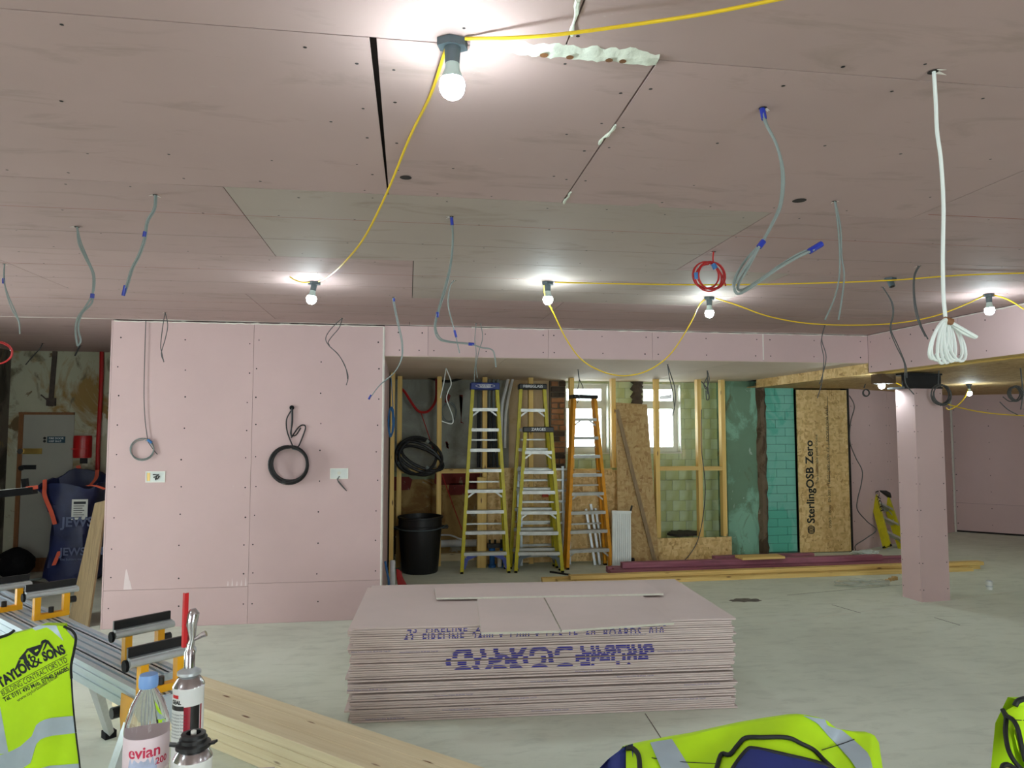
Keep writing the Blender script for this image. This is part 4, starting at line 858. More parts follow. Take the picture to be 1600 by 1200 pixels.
# aluminium ladder leaning behind the stepladders
t = thing('extension_ladder', 'bare aluminium ladder leaning behind the orange stepladder', 'ladder', (0,0,0)); 
for x in (-.62, -.58, -.02, .06): MB().bar((x,0,.0), (x,.04,1.28), .03, .04, (0,1,0)).build('rail', 'alu', t)
for k in range(9): z = .12+.14*k; MB().bar((-.6, z*.03, z), (.06, z*.03, z), .028, .028).build('rung', 'alu_ladder', t)
MB().box(-.3, -.16, .01, .02, .88, .95).build('sticker', 'strap_orange', t)
place(t, (2.05, 9.25, 0), 0)
for k in range(3):
    x = 2.33+.07*k; y = 9.17+.02*k; o = MB().bar((x+.1, y, 0), (x, y+.07, .72+.06*(k == 1)), .03, .045, (0,1,0)).build('alu_section', 'galv'); tag(o, ['left', 'tallest', 'right'][k]+' of the loose aluminium sections behind the orange ladder', 'metal section', 'loose aluminium sections')
# radiator leaning
c = atz(965, 880, 0); t = thing('radiator', 'white ribbed radiator panel leaning by the leaning board', 'radiator', (0,0,0)); wd, ht = .25, .72
MB().box(-wd/2, wd/2, 0, .03, .03, ht-.03).build('panel', 'radiator', t)
for k in range(9): x = -wd/2+.016+k*(wd-.032)/8; MB().bar((x,-.008,.04), (x,-.008,ht-.04), .016, .012, (0,1,0)).build('rib', 'radiator', t)
for z in (.015, ht-.015): MB().box(-wd/2-.005, wd/2+.005, -.012, .035, z-.015, z+.015).build('header', 'radiator', t)
MB().tube([(wd/2,.01,ht), (wd/2+.02,.01,ht+.07)], .012, 8).build('valve', 'black_plastic', t); MB().tube([(wd/2,.01,.1), (wd/2+.04,.01,.1)], .03, 10).build('foot_clip', 'black_rubber', t)
t.location = (2.72, 8.92, 0); t.rotation_euler = (-.12, .04, 0)
o = MB().tube([(1.75, 8.75, .01), (1.95, 8.55, .01), (1.98, 8.45, .008)], [.014, .01, .004], 6).build('crowbar', 'steel_black'); tag(o, 'thin black bar lying before the black-capped ladders', 'bar')

# ------------------------------------------------------------------ small ladder against the angled wall, wire heap
t = ladder('stepladder', 'small yellow stepladder leaning folded on the pink wall behind the pillar', 1.02, .46, .34, .06, 3, 'fg_yellow', 'black_plastic', 'alu_ladder', lean=.04, group='small leaning stepladder', knees=False, cap_h=.09)
vs, fs = text2d('EXCEL', .13, .002); m_ = MB(); m_.add([Vector((-.245+v.y*.02, -.02-.06+v.y*.6, .88-v.x)) for v in vs], fs); m_.build('lettering', 'black_print', t)
B0 = atz(1403, 861, 0); T0 = aty(1382, 784, B0.y+.42); zx = (T0-B0).normalized(); xx_ = Vector((.86, .5, 0)); xx_ = (xx_-zx*xx_.dot(zx)).normalized(); yx = zx.cross(xx_)
mt = Matrix((xx_, yx, zx)).transposed().to_4x4(); t.rotation_euler = mt.to_euler(); t.location = B0
t = thing('wire_heap', 'tangled heap of white flex at the foot of the wall by the strand board', 'cable', atz(1357, 868, 0))
for k in range(9):
    c = atz(1350+R.uniform(-8,16), 868, 0); a = R.random()*3; P = [c+Vector((.12*math.cos(i*.5+a)*R.uniform(.8,1.2), .07*math.sin(i*.5+a), .012+.05*abs(math.sin(i*.7+a)))) for i in range(12)]; MB().tube(smooth_path(P, 3), .008, 6).build('loop', 'white_cable', t, True)
wire('dark wavy wire hanging down the pink wall to the flex heap', [(1327,618),(1335,635),(1329,660),(1328,690),(1337,715),(1347,735),(1346,755),(1340,780),(1340,797),(1355,815),(1369,828),(1352,842),(1337,852),(1337,860)], 9.5, 'dark_cable', .007)
wire('thin grey lead hanging before the second stud from the green pier', [(1096,640),(1096,700),(1102,760),(1098,810),(1090,845),(1078,866),(1070,875)], 9.25, 'dark_cable', .006)
t = thing('wire_heap', 'small heap of white wire on the floor below the strand board strip', 'cable', atz(1052, 875, 0))
for k in range(5):
    c = atz(1052+R.uniform(-5,8), 881, 0); P = [c+Vector((.12*math.cos(i*.6+k), .06*math.sin(i*.6+k), .01+.02*R.random())) for i in range(11)]; MB().tube(smooth_path(P, 3), .007, 6).build('loop', 'white_cable', t, True)
o = blob(1068, 835, 26, 4, 24, 12, .03, .3); tag(o.build('dark_debris', 'debris'), 'dark debris lying behind the low strand board strip', 'debris')

# ------------------------------------------------------------------ timber on the floor
def plank(label, p, q, w, h, mat, z=0.0, grp='long timbers on the floor', name='timber_length'):
    p = Vector((p[0], p[1], z+h/2)); q = Vector((q[0], q[1], z+h/2)); d = q-p; L = d.length; o = MB().cbox(-L/2, L/2, -w/2, w/2, 0, h, .003).build(name, mat, org=Vector((0,0,0))); o.location = (p+q)/2-Vector((0,0,h/2)); o.rotation_euler = (0,0,math.atan2(d.y, d.x)); tag(o, label, 'timber', grp); return o
a = atz(938,914,0); 
plank('front lower yellow timber on the floor, longest toward the pillar', (1.9, 8.02), (7.0, 8.12), .09, .045, 'timber_x'); plank('second lower yellow timber on the floor', (1.7, 8.13), (7.2, 8.24), .09, .045, 'timber_x')
plank('top yellow timber of the floor pile, its end past the pillar', (1.85, 8.12), (7.25, 8.24), .1, .045, 'timber_x', .0455); plank('third lower yellow timber, tucked against the maroon ones', (1.55, 8.25), (7.1, 8.36), .09, .045, 'timber_x')
for k, (x0, x1, y, z, lab) in enumerate(((2.42, 6.4, 8.45, 0, 'front maroon stained timber beside the yellow pile'), (2.5, 6.5, 8.56, 0, 'second maroon stained timber on the floor'), (2.45, 4.7, 8.67, 0, 'short maroon stained timber, third from the yellow pile'), (4.3, 6.9, 8.81, .0, 'maroon stained timber nearest the strand boards'), (2.6, 6.1, 8.55, .0715, 'upper maroon stained timber lying on the others'), (3.9, 5.3, 8.80, .0715, 'short dark maroon timber on top, by the green pier'))):
    plank(lab, (x0, y), (x1, y+.04), .09, .07, 'maroon_x', z)
a = atz(1218, 884, .14); plank('short clean pine offcut lying across the maroon timbers', (a.x-.28, 8.55), (a.x+.3, 8.57), .2, .03, 'timber_x', .143)
c = atz(1546, 921, 0); t = thing('paint_tin', 'small white tin standing alone on the floor right of the pillar', 'tin', c); MB().lathe([(.033,0),(.033,.085),(.035,.086),(.035,.09),(.03,.09)], 16, c).build('body', 'can_white', t, True); MB().lathe([(.034,.03),(.0345,.03),(.0345,.045),(.034,.045)], 16, c).build('band', 'galv', t); MB().lathe([(.03,.0901),(.026,.098),(.01,.1)], 16, c).build('lid', 'galv', t, True)
rows = []
for i in range(8):
    rows.append([atz(1305+12*k+R.uniform(-3,3), 907+1.6*i+R.uniform(-.6,.6), 0)+Vector((0,0,.004+.03*R.random())) for k in range(8)])
o = MB().grid(rows).build('plastic_sheet', 'plastic_film', smooth=True); tag(o, 'crumpled clear plastic sheet on the floor left of the pillar', 'plastic sheet')
for k in range(3): c = atz(1388+5*k, 908-k, 0); o = MB().cbox(c.x-.03, c.x+.03, c.y-.02, c.y+.02, 0, .02+.01*k, .004).build('wood_scrap', 'pine_end'); tag(o, ('left', 'middle', 'right')[k]+' of three small wood scraps beside the crumpled plastic sheet', 'scrap', 'wood scraps by the plastic sheet')

# ------------------------------------------------------------------ plasterboard stack
FLx, FRx = Vector((-.335, 4.47, 0)), Vector((2.065, 4.36, 0)); ax = (FRx-FLx).normalized(); ay = Vector((-ax.y, ax.x, 0)); NB, TB = 40, .0127
ang = math.atan2(ax.y, ax.x)
def sheet_mesh(name):
    m_ = MB(); t = .0125; e = .004; b2 = .0022; w, d = 2.4, 1.2
    pr = [(0,b2),(e*.3,.0008),(.05,0),(d-.05,0),(d-e*.3,.0008),(d,b2),(d,t-b2),(d-e,t-.0008),(d-.05,t-.0005),(.05,t-.0005),(e,t-.0008),(0,t-b2)]
    n = len(pr); vs = [(0,y,z) for y, z in pr]+[(w,y,z) for y, z in pr]; m_.add(vs, [(i, (i+1) % n, n+(i+1) % n, n+i) for i in range(n)]); m_.cm = 1; m_.add(vs, [tuple(range(n))[::-1], tuple(range(n, 2*n))])
    return m_.mesh(name, ['board_stack', 'gypsum'], Vector((0,0,0)))
sm = sheet_mesh('plasterboard_sheet'); z = 0.0; BO = []
for k in range(NB):
    gap = {6: .006, 9: .005, 12: .011, 16: .012, 17: .003, 24: .004, 30: .003}.get(k, R.uniform(0, .0008)); z += gap if k else .001
    jx, jy = R.uniform(-.018,.018), R.uniform(-.006,.006)
    if k in (17, 5): jx -= .02
    o = bpy.data.objects.new('plasterboard_sheet', sm); COL.objects.link(o); o.location = FLx+ax*jx+ay*jy+Vector((0,0,z)); o.rotation_euler = (0,0,ang+R.uniform(-.001,.001))
    lab = 'pink plasterboard sheet within the big stack on the floor'
    ORD = 'first second third fourth fifth sixth seventh eighth ninth tenth eleventh twelfth thirteenth fourteenth fifteenth sixteenth seventeenth eighteenth nineteenth twentieth'.split()
    lab = 'pink plasterboard sheet, %s from the %s of the big stack' % ((ORD[k], 'bottom') if k < 20 else (ORD[NB-1-k], 'top'))
    if k == NB-1: lab = 'topmost full pink plasterboard sheet of the stack, under the offcuts'
    if k == 0: lab = 'bottom plasterboard sheet of the stack, resting on the floor'
    tag(o, lab, 'plasterboard', 'plasterboards in the stack'); BO.append((o, z, jx)); z += .0125
    ORG[o.name] = Vector((0,0,0))
ZT = z
def clip(vs, fs, lo, hi):
    bm = bmesh.new(); V = [bm.verts.new((v.x, v.y, 0)) for v in vs]
    for f in fs:
        try: bm.faces.new([V[i] for i in f])
        except ValueError: pass
    for (c, n) in ((lo, -1), (hi, 1)):
        g = bm.verts[:]+bm.edges[:]+bm.faces[:]; bmesh.ops.bisect_plane(bm, geom=g, plane_co=(0,c,0), plane_no=(0,n,0), clear_outer=True)
    bm.verts.index_update(); out = [v.co.copy() for v in bm.verts], [tuple(v.index for v in f.verts) for f in bm.faces]; bm.free(); return out
def band_print(k, txt, lo, hi, x, mat='blue_print', name='edge_print', flip=False):
    o = BO[k][0]; vs, fs = clip(txt[0], txt[1], lo, hi)
    if not fs: return
    h = .0085; m_ = MB(); m_.add([Vector((x+v.x, -.0006, .002+((v.y-lo) if not flip else (hi-v.y))/(hi-lo)*h)) for v in vs], fs); m_.build(name, mat, o, kind='stuff')
T1 = text2d('43  FIRELINE  2400 X 1200 X 12.5 TE  60  BOARDS  010', .062, .0012, spacing=1.22); w1 = max(v.x for v in T1[0]); T1 = ([Vector((v.x*1.62/w1, v.y*1.0, 0)) for v in T1[0]], T1[1])
hs = .046
for i, k in enumerate((37, 38)): band_print(k, T1, hs*(i)*.25, hs*(i+1)*.25, .34-BO[k][2])
for i, k in enumerate((34, 35, 36)): band_print(k, T1, hs*(.35+i*.22), hs*(.35+(i+1)*.22), .32-BO[k][2])
T2 = text2d('GYPROC', .19, .006, spacing=1.05); T3 = text2d('FireLine', .19, .006, spacing=1.0)
for T, x, sx in ((T2, .60, .76), (T3, 1.40, .47)):
    mw = max(v.x for v in T[0]); T_ = ([Vector((v.x*sx/mw, v.y, 0)) for v in T[0]], T[1])
    for i, (b_, fl_, dx) in enumerate(((8, 0, 0), (9, 0, 0), (3, 0, -.03), (4, 0, -.03), (5, 0, -.03), (4, 1, .01), (3, 1, .01), (1, 1, .0), (0, 1, .0))):
        k = 20+i; band_print(k, T_, .14*b_/10, .14*(b_+1)/10, x+dx-BO[k][2], flip=bool(fl_))
T4 = text2d('Gyproc FireLine 12.5mm  BS EN 520  Type DF', .011, spacing=1.1)
for k, x in ((29,.02), (28,.3), (13,.0), (10,.5), (8,.9), (4,.55), (25,1.9), (26,1.55), (17,1.4), (15,1.65), (11,2.05), (14,1.1), (5,2.0), (33,1.6), (2,1.1), (1,.1)): band_print(k, T4, 0, .009, x)
def offcut(label, px, z, bow=0):
    P = [atz(x, y, z) for x, y in px]; m_ = MB(); m_.prism(P, (0,0,.0125)); m_.m = [1]*len(m_.m); m_.m[0] = m_.m[1] = 0
    o = m_.build('plasterboard_offcut', ['board_stack', 'gypsum']); tag(o, label, 'plasterboard', 'plasterboard offcuts on the stack')
offcut('plasterboard offcut with the front corner, left of the pair under the long strip', [(752,991.5),(876,988.5),(847,932),(745,932.5)], ZT+.0005)
offcut('wide plasterboard offcut right of the pair under the long strip', [(878,988),(1053,976),(1000,930),(849,932)], ZT+.0005)
offcut('long narrow plasterboard strip lying on top of the stack', [(682,937),(1037,930),(1006,911),(679,921)], ZT+.0140)

# ------------------------------------------------------------------ pine pile in the foreground
u = Vector((.74, -.67, 0)).normalized(); n_ = Vector((-u.y, u.x, 0)); u0 = -4.72
for lay in range(4):
    for k in range(3):
        w = .104; c0 = n_*(2.435+w*k+w/2)+u*(u0+R.uniform(-.02,.02)); p = c0; q = c0+u*3.6
        lab = 'pine length in the %s row, %s layer, of the foreground pile' % (('front', 'middle', 'back')[k], ('bottom', 'second', 'third', 'top')[lay])
        if lay == 3: lab = ['front top pine length of the foreground timber pile', 'middle top pine length of the foreground timber pile', 'back top pine length of the foreground timber pile'][k]
        elif k == 0: lab = ['bottom front pine length of the foreground pile', 'second from bottom front pine length of the foreground pile', 'third from bottom front pine length of the foreground pile'][lay]
        plank(lab, p, q, w-.002, .048, 'pine_x', .001+lay*.0492, 'pine lengths in the foreground pile', 'pine_length')

# ------------------------------------------------------------------ left bay things
c = aty(128, 698, PY_-.04); t = thing('extinguisher_cover', 'bright red wall box beside the grey door', 'fire box', c); hw, hh = .105, .14; rows = []
for k in range(9):
    z = c.z-hh+2*hh*k/8; f = .96 if k in (0, 8) else 1; rows.append([(c.x+hw*f*math.cos(a), PY_-.002-.11*f*max(0,math.sin(a))**.6, z) for a in [math.pi*i/12 for i in range(13)]])
mb = MB(); mb.grid(rows); mb.add([Vector(p) for p in rows[-1]], [tuple(range(13))]); mb.add([Vector(p) for p in rows[0]], [tuple(range(13))]); mb.build('cover', 'extinguisher_red', t, True)
MB().box(c.x-hw*.9, c.x+hw*.9, PY_-.119, PY_-.112, c.z-.03, c.z-.022).build('latch_line', 'red_plastic', t)
cc = aty(131, 720, PY_); MB().box(cc.x-.045, cc.x+.045, PY_-.006, PY_-.001, cc.z-.035, cc.z+.035).build('notice', 'steel_black', t)
wire('red conduit running down the old plaster to the blue sack', [(159,548),(158,600),(155,660),(153,700),(152,740),(148,752),(140,762)], PY_-.03, 'extinguisher_red', .025, 'conduit', 'pipe', 'red conduit')
# rubble bag
t = thing('rubble_sack', 'navy builders sack with orange straps standing before the door bay', 'sack', atz(115, 906, 0)); Yb = 9.15
prof = [(906, 92, 152), (896, 80, 160), (880, 83, 160), (855, 90, 158), (830, 93, 157), (805, 92, 158), (785, 86, 160), (768, 76, 164), (757, 70, 168)]
rows = []
for i, (py, xl, xr) in enumerate(prof):
    a = aty(xl, py, Yb); c = aty(xr, py, Yb); z = max(0, (a.z+c.z)/2) if i else .0; m = (a+c)/2; hw = (c.x-a.x)/2; hd = .30; ring = []
    for k in range(28):
        th = 2*math.pi*k/28; e = .55; x = math.copysign(abs(math.cos(th))**e, math.cos(th)); y = math.copysign(abs(math.sin(th))**e, math.sin(th)); wr_ = .015*math.sin(k*2.3+i*1.7)+.012*math.sin(k*5.1+i)
        top = 0.0
        if i == len(prof)-1: top = .14*max(0, y)+.04*math.sin(k)
        if i == len(prof)-2: top = .04*max(0, y)
        ring.append((m.x+x*(hw+wr_), Yb+y*(hd+wr_), z+top))
    rows.append(ring)
inner = [[(Vector(p)-Vector((m.x, Yb, 0)))*Vector((.93, .93, 1)) if False else (m.x+(p[0]-m.x)*.92, Yb+(p[1]-Yb)*.92, p[2]-.005) for p in rows[-1]], [(m.x+(p[0]-m.x)*.8, Yb+(p[1]-Yb)*.8, p[2]-.22) for p in rows[-2]]]
mb = MB(); mb.grid(rows+inner, True); mb.add([Vector(p) for p in inner[-1]], [tuple(range(28))]); mb.add([Vector(p) for p in rows[0]], [tuple(range(28))]); bag = mb.build('sack_body', 'bag_navy', t, True)
def strap(pts, w=.045, y=Yb-.33):
    P = smooth_path([aty(p[0], p[1], p[2] if len(p) > 2 else y) for p in pts], 4); mb = MB(); mb.sheet([[p-Vector((w/2,0,0)), p+Vector((w/2,.0,.01))] for p in P], .004); mb.build('strap', 'strap_orange', t, True)
strap([(70,750),(70,762),(70,775),(80,800),(86,820)]); strap([(122,728,Yb+.3),(126,742,Yb+.3),(131,758,Yb+.3)], .05); strap([(93,862),(89,872),(84,884)]); strap([(152,735,Yb+.2),(150,748,Yb+.2),(140,760,Yb+.2)]); strap([(164,765),(150,760),(136,759)], .04)
ya = Yb-.335
c = aty(124.5, 796, ya); lb = MB().box(c.x-.085, c.x+.085, ya-.003, ya, c.z-.115, c.z+.115).build('sack_label', 'label_white', t)
m_ = MB(); m_.box(c.x-.065, c.x+.065, ya-.0045, ya-.0035, c.z+.06, c.z+.09)
for k in range(6): m_.box(c.x-.065, c.x+.05-.02*(k % 2), ya-.0045, ya-.0035, c.z+.035-.025*k, c.z+.043-.025*k)
m_.build('label_print', 'lagging', lb)
tx = MB(); put_text(tx, 'JEWSON', .15, aty(96, 823, ya-.01), (1,0,0), (0,0,1), bold=.004); put_text(tx, 'JEWSON', .12, aty(93, 868, ya-.01), (1,0,0), (0,0,1), bold=.003); put_text(tx, 'The builders merchant', .035, aty(93, 876, ya-.01), (1,0,0), (0,0,1)); tx.build('sack_print', 'print_grey', t, kind='stuff')
# plywood sheet leaning on the wall end
P = [aty(112, 968, 7.45), aty(163, 985, 7.0), aty(165, 785, 7.0), aty(147, 795, 7.25)]; P[0].z = P[1].z = 0
P = [Vector((-3.13, 7.35, 0)), Vector((-2.80, 6.95, 0)), Vector((-2.70, 6.99, 1.12)), Vector((-2.86, 7.15, 1.08))]
o = MB().prism(P, (-.012,-.014,0)).build('plywood_sheet', 'plywood'); tag(o, 'bare plywood sheet leaning on the end of the partition', 'plywood')
rows = []
for j in range(9):
    f = j/8; rr_ = .2*math.sin(math.pi*(.12+.86*f))**.6; rows.append([(-4.68+rr_*(1+.12*math.sin(3*k+j))*math.cos(k*math.pi/10), 9.47+rr_*(1+.12*math.sin(2*k-j))*math.sin(k*math.pi/10), .34*f) for k in range(20)])
o = MB().grid(rows, True).build('refuse_sack', 'black_rubber', smooth=True); tag(o, 'heap of black rubbish on the floor left of the door', 'rubbish')
o = MB().tube(smooth_path([atz(x, y, .016) for x, y in ((-10,905),(20,907),(50,906),(70,902),(80,899))]), .015, 8).build('hose', 'grey_cable', smooth=True); tag(o, 'pale hose lying on the floor from the left edge to the sack', 'hose')
# stand with a black arm and orange end cap at the left edge
t = thing('arm_stand', 'black arm with orange end cap poking in from the left edge', 'stand', (-2.55, 3.95, 0)); Ya = 3.95
a = aty(-60, 778, Ya); c = aty(55, 766, Ya); MB().bar(a, c, .05, .036).build('arm', 'black_rubber', t); MB().bar(a+Vector((0,-.02,.02)), aty(44,762,Ya-.02), .006, .004).build('edge_strip', 'white_paint', t); MB().bar(aty(44,762.5,Ya), aty(56,761.5,Ya), .045, .018).build('end_cap', 'strap_orange', t); MB().bar(aty(36,756,Ya+.03), aty(43,755,Ya+.03), .03, .05).build('stop', 'black_rubber', t)
bx_ = Vector((a.x, Ya, 0)); MB().tube([bx_, bx_+Vector((0,0,a.z))], .016, 10).build('mast', 'steel_black', t)
for k in range(3): th = 2.1*k+.4; MB().tube([bx_+Vector((0,0,.35)), bx_+Vector((.3*math.cos(th), .3*math.sin(th), .01))], .011, 8).build('leg', 'steel_black', t)
# ------------------------------------------------------------------ saw stands
SD = Vector((-.672, .74, 0)).normalized(); SN = Vector((SD.y, -SD.x, 0)); ST = .85
def saw_stand(label, e0, L, width, supports, inner):
    t = thing('saw_stand', label, 'saw stand', Vector((e0.x, e0.y, 0)), 'aluminium saw stands'); c0 = Vector((e0.x, e0.y, ST))
    def P(d, n, z): return c0+SD*d+SN*n+Vector((0,0,z))
    def bb(d0, d1, n0, n1, z0, z1): return MB().obox(P((d0+d1)/2, (n0+n1)/2, (z0+z1)/2), (SD, SN, Z_), ((d1-d0)/2, (n1-n0)/2, (z1-z0)/2))
    bb(0, L, 0, width, -.085, -.012).build('beam_core', 'alu', t)
    for i, (n0, n1) in enumerate(((0, .022), (.034, .052), (width-.055, width-.036), (width-.024, width))): bb(0, L, n0, n1, -.012, .0).build('beam_flange', 'alu', t)
    for z in (-.03, -.062): bb(0.005, L-.005, -.006, 0, z-.009, z+.009).build('beam_flange', 'alu', t)
    bb(-.006, 0, 0, width, -.08, -.004).build('end_plate', 'alu', t)
    for d in supports:
        w = .075; nc = width/2
        s_ = MB().obox(P(d, nc, .012), (SD, SN, Z_), (.018, w, .012)).build('work_support', 'saw_yellow', t)
        for s in (-1, 1): MB().obox(P(d, nc+s*(w-.013), .06), (SD, SN, Z_), (.016, .013, .05)).build('post', 'saw_yellow', s_)
        MB().obox(P(d, nc, .122), (SD, SN, Z_), (.012, .108, .014)).build('top_bar', 'galv', s_); MB().obox(P(d+.014, nc, .14), (SD, SN, Z_), (.006, .108, .028)).build('fence', 'black_plastic', s_)
        MB().tube([P(d-.012, nc-.112, .119), P(d-.012, nc+.112, .119)], .013, 10).build('roller', 'galv', s_, True)
        MB().tube([P(d, nc+w, .07), P(d, nc+w+.03, .07)], .016, 10).build('knob', 'black_plastic', s_); MB().tube([P(d, nc, .024), P(d, nc, .05)], .012, 8).build('stop_pin', 'black_plastic', s_)
        MB().tube([P(d+.005, nc-.112, .112), P(d+.005, nc-.122, .112)], .02, 10).build('roller_end', 'black_rubber', s_)
    for (d, sg) in ((.14, -.15), (L-.2, 1)):
        for s in (0, 1):
            n0 = .0 if s == 0 else width; nn = n0 if s == inner else (-.02 if s == 0 else width+.02); foot = P(d+sg*.22, nn if s == inner else nn+(-.24 if s == 0 else .24), -ST+.012); topp = P(d, n0, -.1)
            MB().bar(topp, foot, .03, .045, SD).build('leg', 'galv', t); MB().obox(foot+Vector((0,0,.015)), (SD,SN,Z_), (.03,.03,.025)).build('foot', 'black_rubber', t)
            if s == inner: continue
            h_ = MB().prism([P(d-.05, nn, -.02), P(d+.05, nn, -.02), P(d+.055, nn, -.1), P(d+.03, nn, -.19), P(d-.02, nn, -.2), P(d-.05, nn, -.13)], SN*(.004)).build('hinge_plate', 'saw_yellow', t)
            MB().disc(P(d, nn-.005 if s == 0 else nn+.006, -.15), SN, .01, 8).build('bolt', 'steel_black', h_); MB().tube([P(d+.1, n0+(-.03 if s == 0 else .03), -.1), P(d+.1, n0, -.1)], .02, 10).build('knob', 'black_plastic', t)
    return t
def sp(d, n): return SD*d+SN*n
t = saw_stand('front aluminium saw stand beside the hi-vis vest', sp(2.5, 1.125), 2.3, .1, (.045, 1.75), 1)
f_ = atz(170, 1152, 0); q_ = sp(3.1, 1.17); q_.z = ST-.09; MB().bar(q_, f_+Vector((0,0,.03)), .03, .045, SD).build('leg', 'galv', t); MB().obox(f_+Vector((0,0,.02)), (SD,SN,Z_), (.03,.03,.02)).build('foot', 'black_rubber', t)
saw_stand('back aluminium saw stand nearer the pink partition', sp(2.72, 1.235), 2.3, .1, (.22, 1.226), 0)

# ------------------------------------------------------------------ worktop with bottle and foam cans
WZ = .93
t = thing('worktop', 'pale board worktop at the bottom edge under the bottle and cans', 'worktop', (-.72, 1.5, 0)); MB().box(-1.15, -.315, 1.1, 1.86, WZ-.02, WZ).build('top', 'worktop', t)
for (x, y) in ((-1.1,1.15), (-.37,1.15), (-1.1,1.8), (-.37,1.8)): MB().box(x-.025, x+.025, y-.025, y+.025, 0, WZ-.02).build('leg', 'pine_end', t)
def yl(px, py, w_px, wid): return wid*FPX/w_px
# bottle
c = aty(228, 1190, 1.50); c.z = WZ; t = thing('water_bottle', 'clear plastic water bottle with light blue cap and pink label', 'bottle', c); K = 1.0
Hb = aty(238, 1053, 1.50).z-WZ; rb = .0405
bp_ = [(.02,.004),(.034,.0),(rb,.012),(rb,.05),(rb*.95,.058),(rb,.066),(rb,.10),(rb*.96,.107),(rb,.114),(rb,.157),(rb*.985,.16),(rb*.985,.221),(rb,.224),(rb,.228),(rb*.93,.245),(rb*.72,.272),(rb*.48,.288),(.0145,.296),(.0145,Hb-.022)]
bp_ = [(r_, z_*(Hb-.022)/.30 if z_ <= .296 else z_) for r_, z_ in bp_]
MB().lathe(bp_, 32, c).build('bottle_body', 'bottle_plastic', t, True)
MB().lathe([(.001,.006)]+[(max(.001, r_-.0025), z_+.004) for r_, z_ in bp_[2:6]]+[(rb-.0025, .075*Hb/.33), (.001, .0751*Hb/.33)], 32, c).build('water', 'water', t, True)
MB().lathe([(.0165,Hb-.024),(.0175,Hb-.022),(.0175,Hb-.008),(.016,Hb),(.001,Hb)], 24, c).build('cap', 'cap_lightblue', t, True)
zl0, zl1 = .163*(Hb-.022)/.30, .221*(Hb-.022)/.30; lb = MB().lathe([(rb*.99,zl0),(rb*1.0,zl0+.001),(rb*1.0,zl1-.001),(rb*.99,zl1)], 40, c).build('bottle_label', 'label_pink', t, True)
def wrap(mb, txt, size, c, r, th0, z, **k):
    vs, fs = text2d(txt, size, **k); mb.add([c+Vector((r*math.sin(th0+v.x/r), -r*math.cos(th0+v.x/r), z+v.y)) for v in vs], fs); return mb
th_c = math.atan2(c.x, c.y)*-1
wrap(MB(), 'evian', .029, c, rb*1.006, -.5, zl0+.030, bold=.0007).build('brand', 'evian_pink', lb); wrap(MB(), '200', .017, c, rb*1.006, .72, zl0+.013, bold=.0004).build('number', 'evian_pink', lb)
rows = [[c+Vector((rb*1.004*math.sin(-.5+.1*i), -rb*1.004*math.cos(-.5+.1*i), zl0+(.006 if j == 0 else .012+.014*abs(math.sin(i*1.3))+.006*(i % 2)))) for i in range(14)] for j in range(2)]
MB().grid(rows).build('mountain_print', 'label_blue', lb)
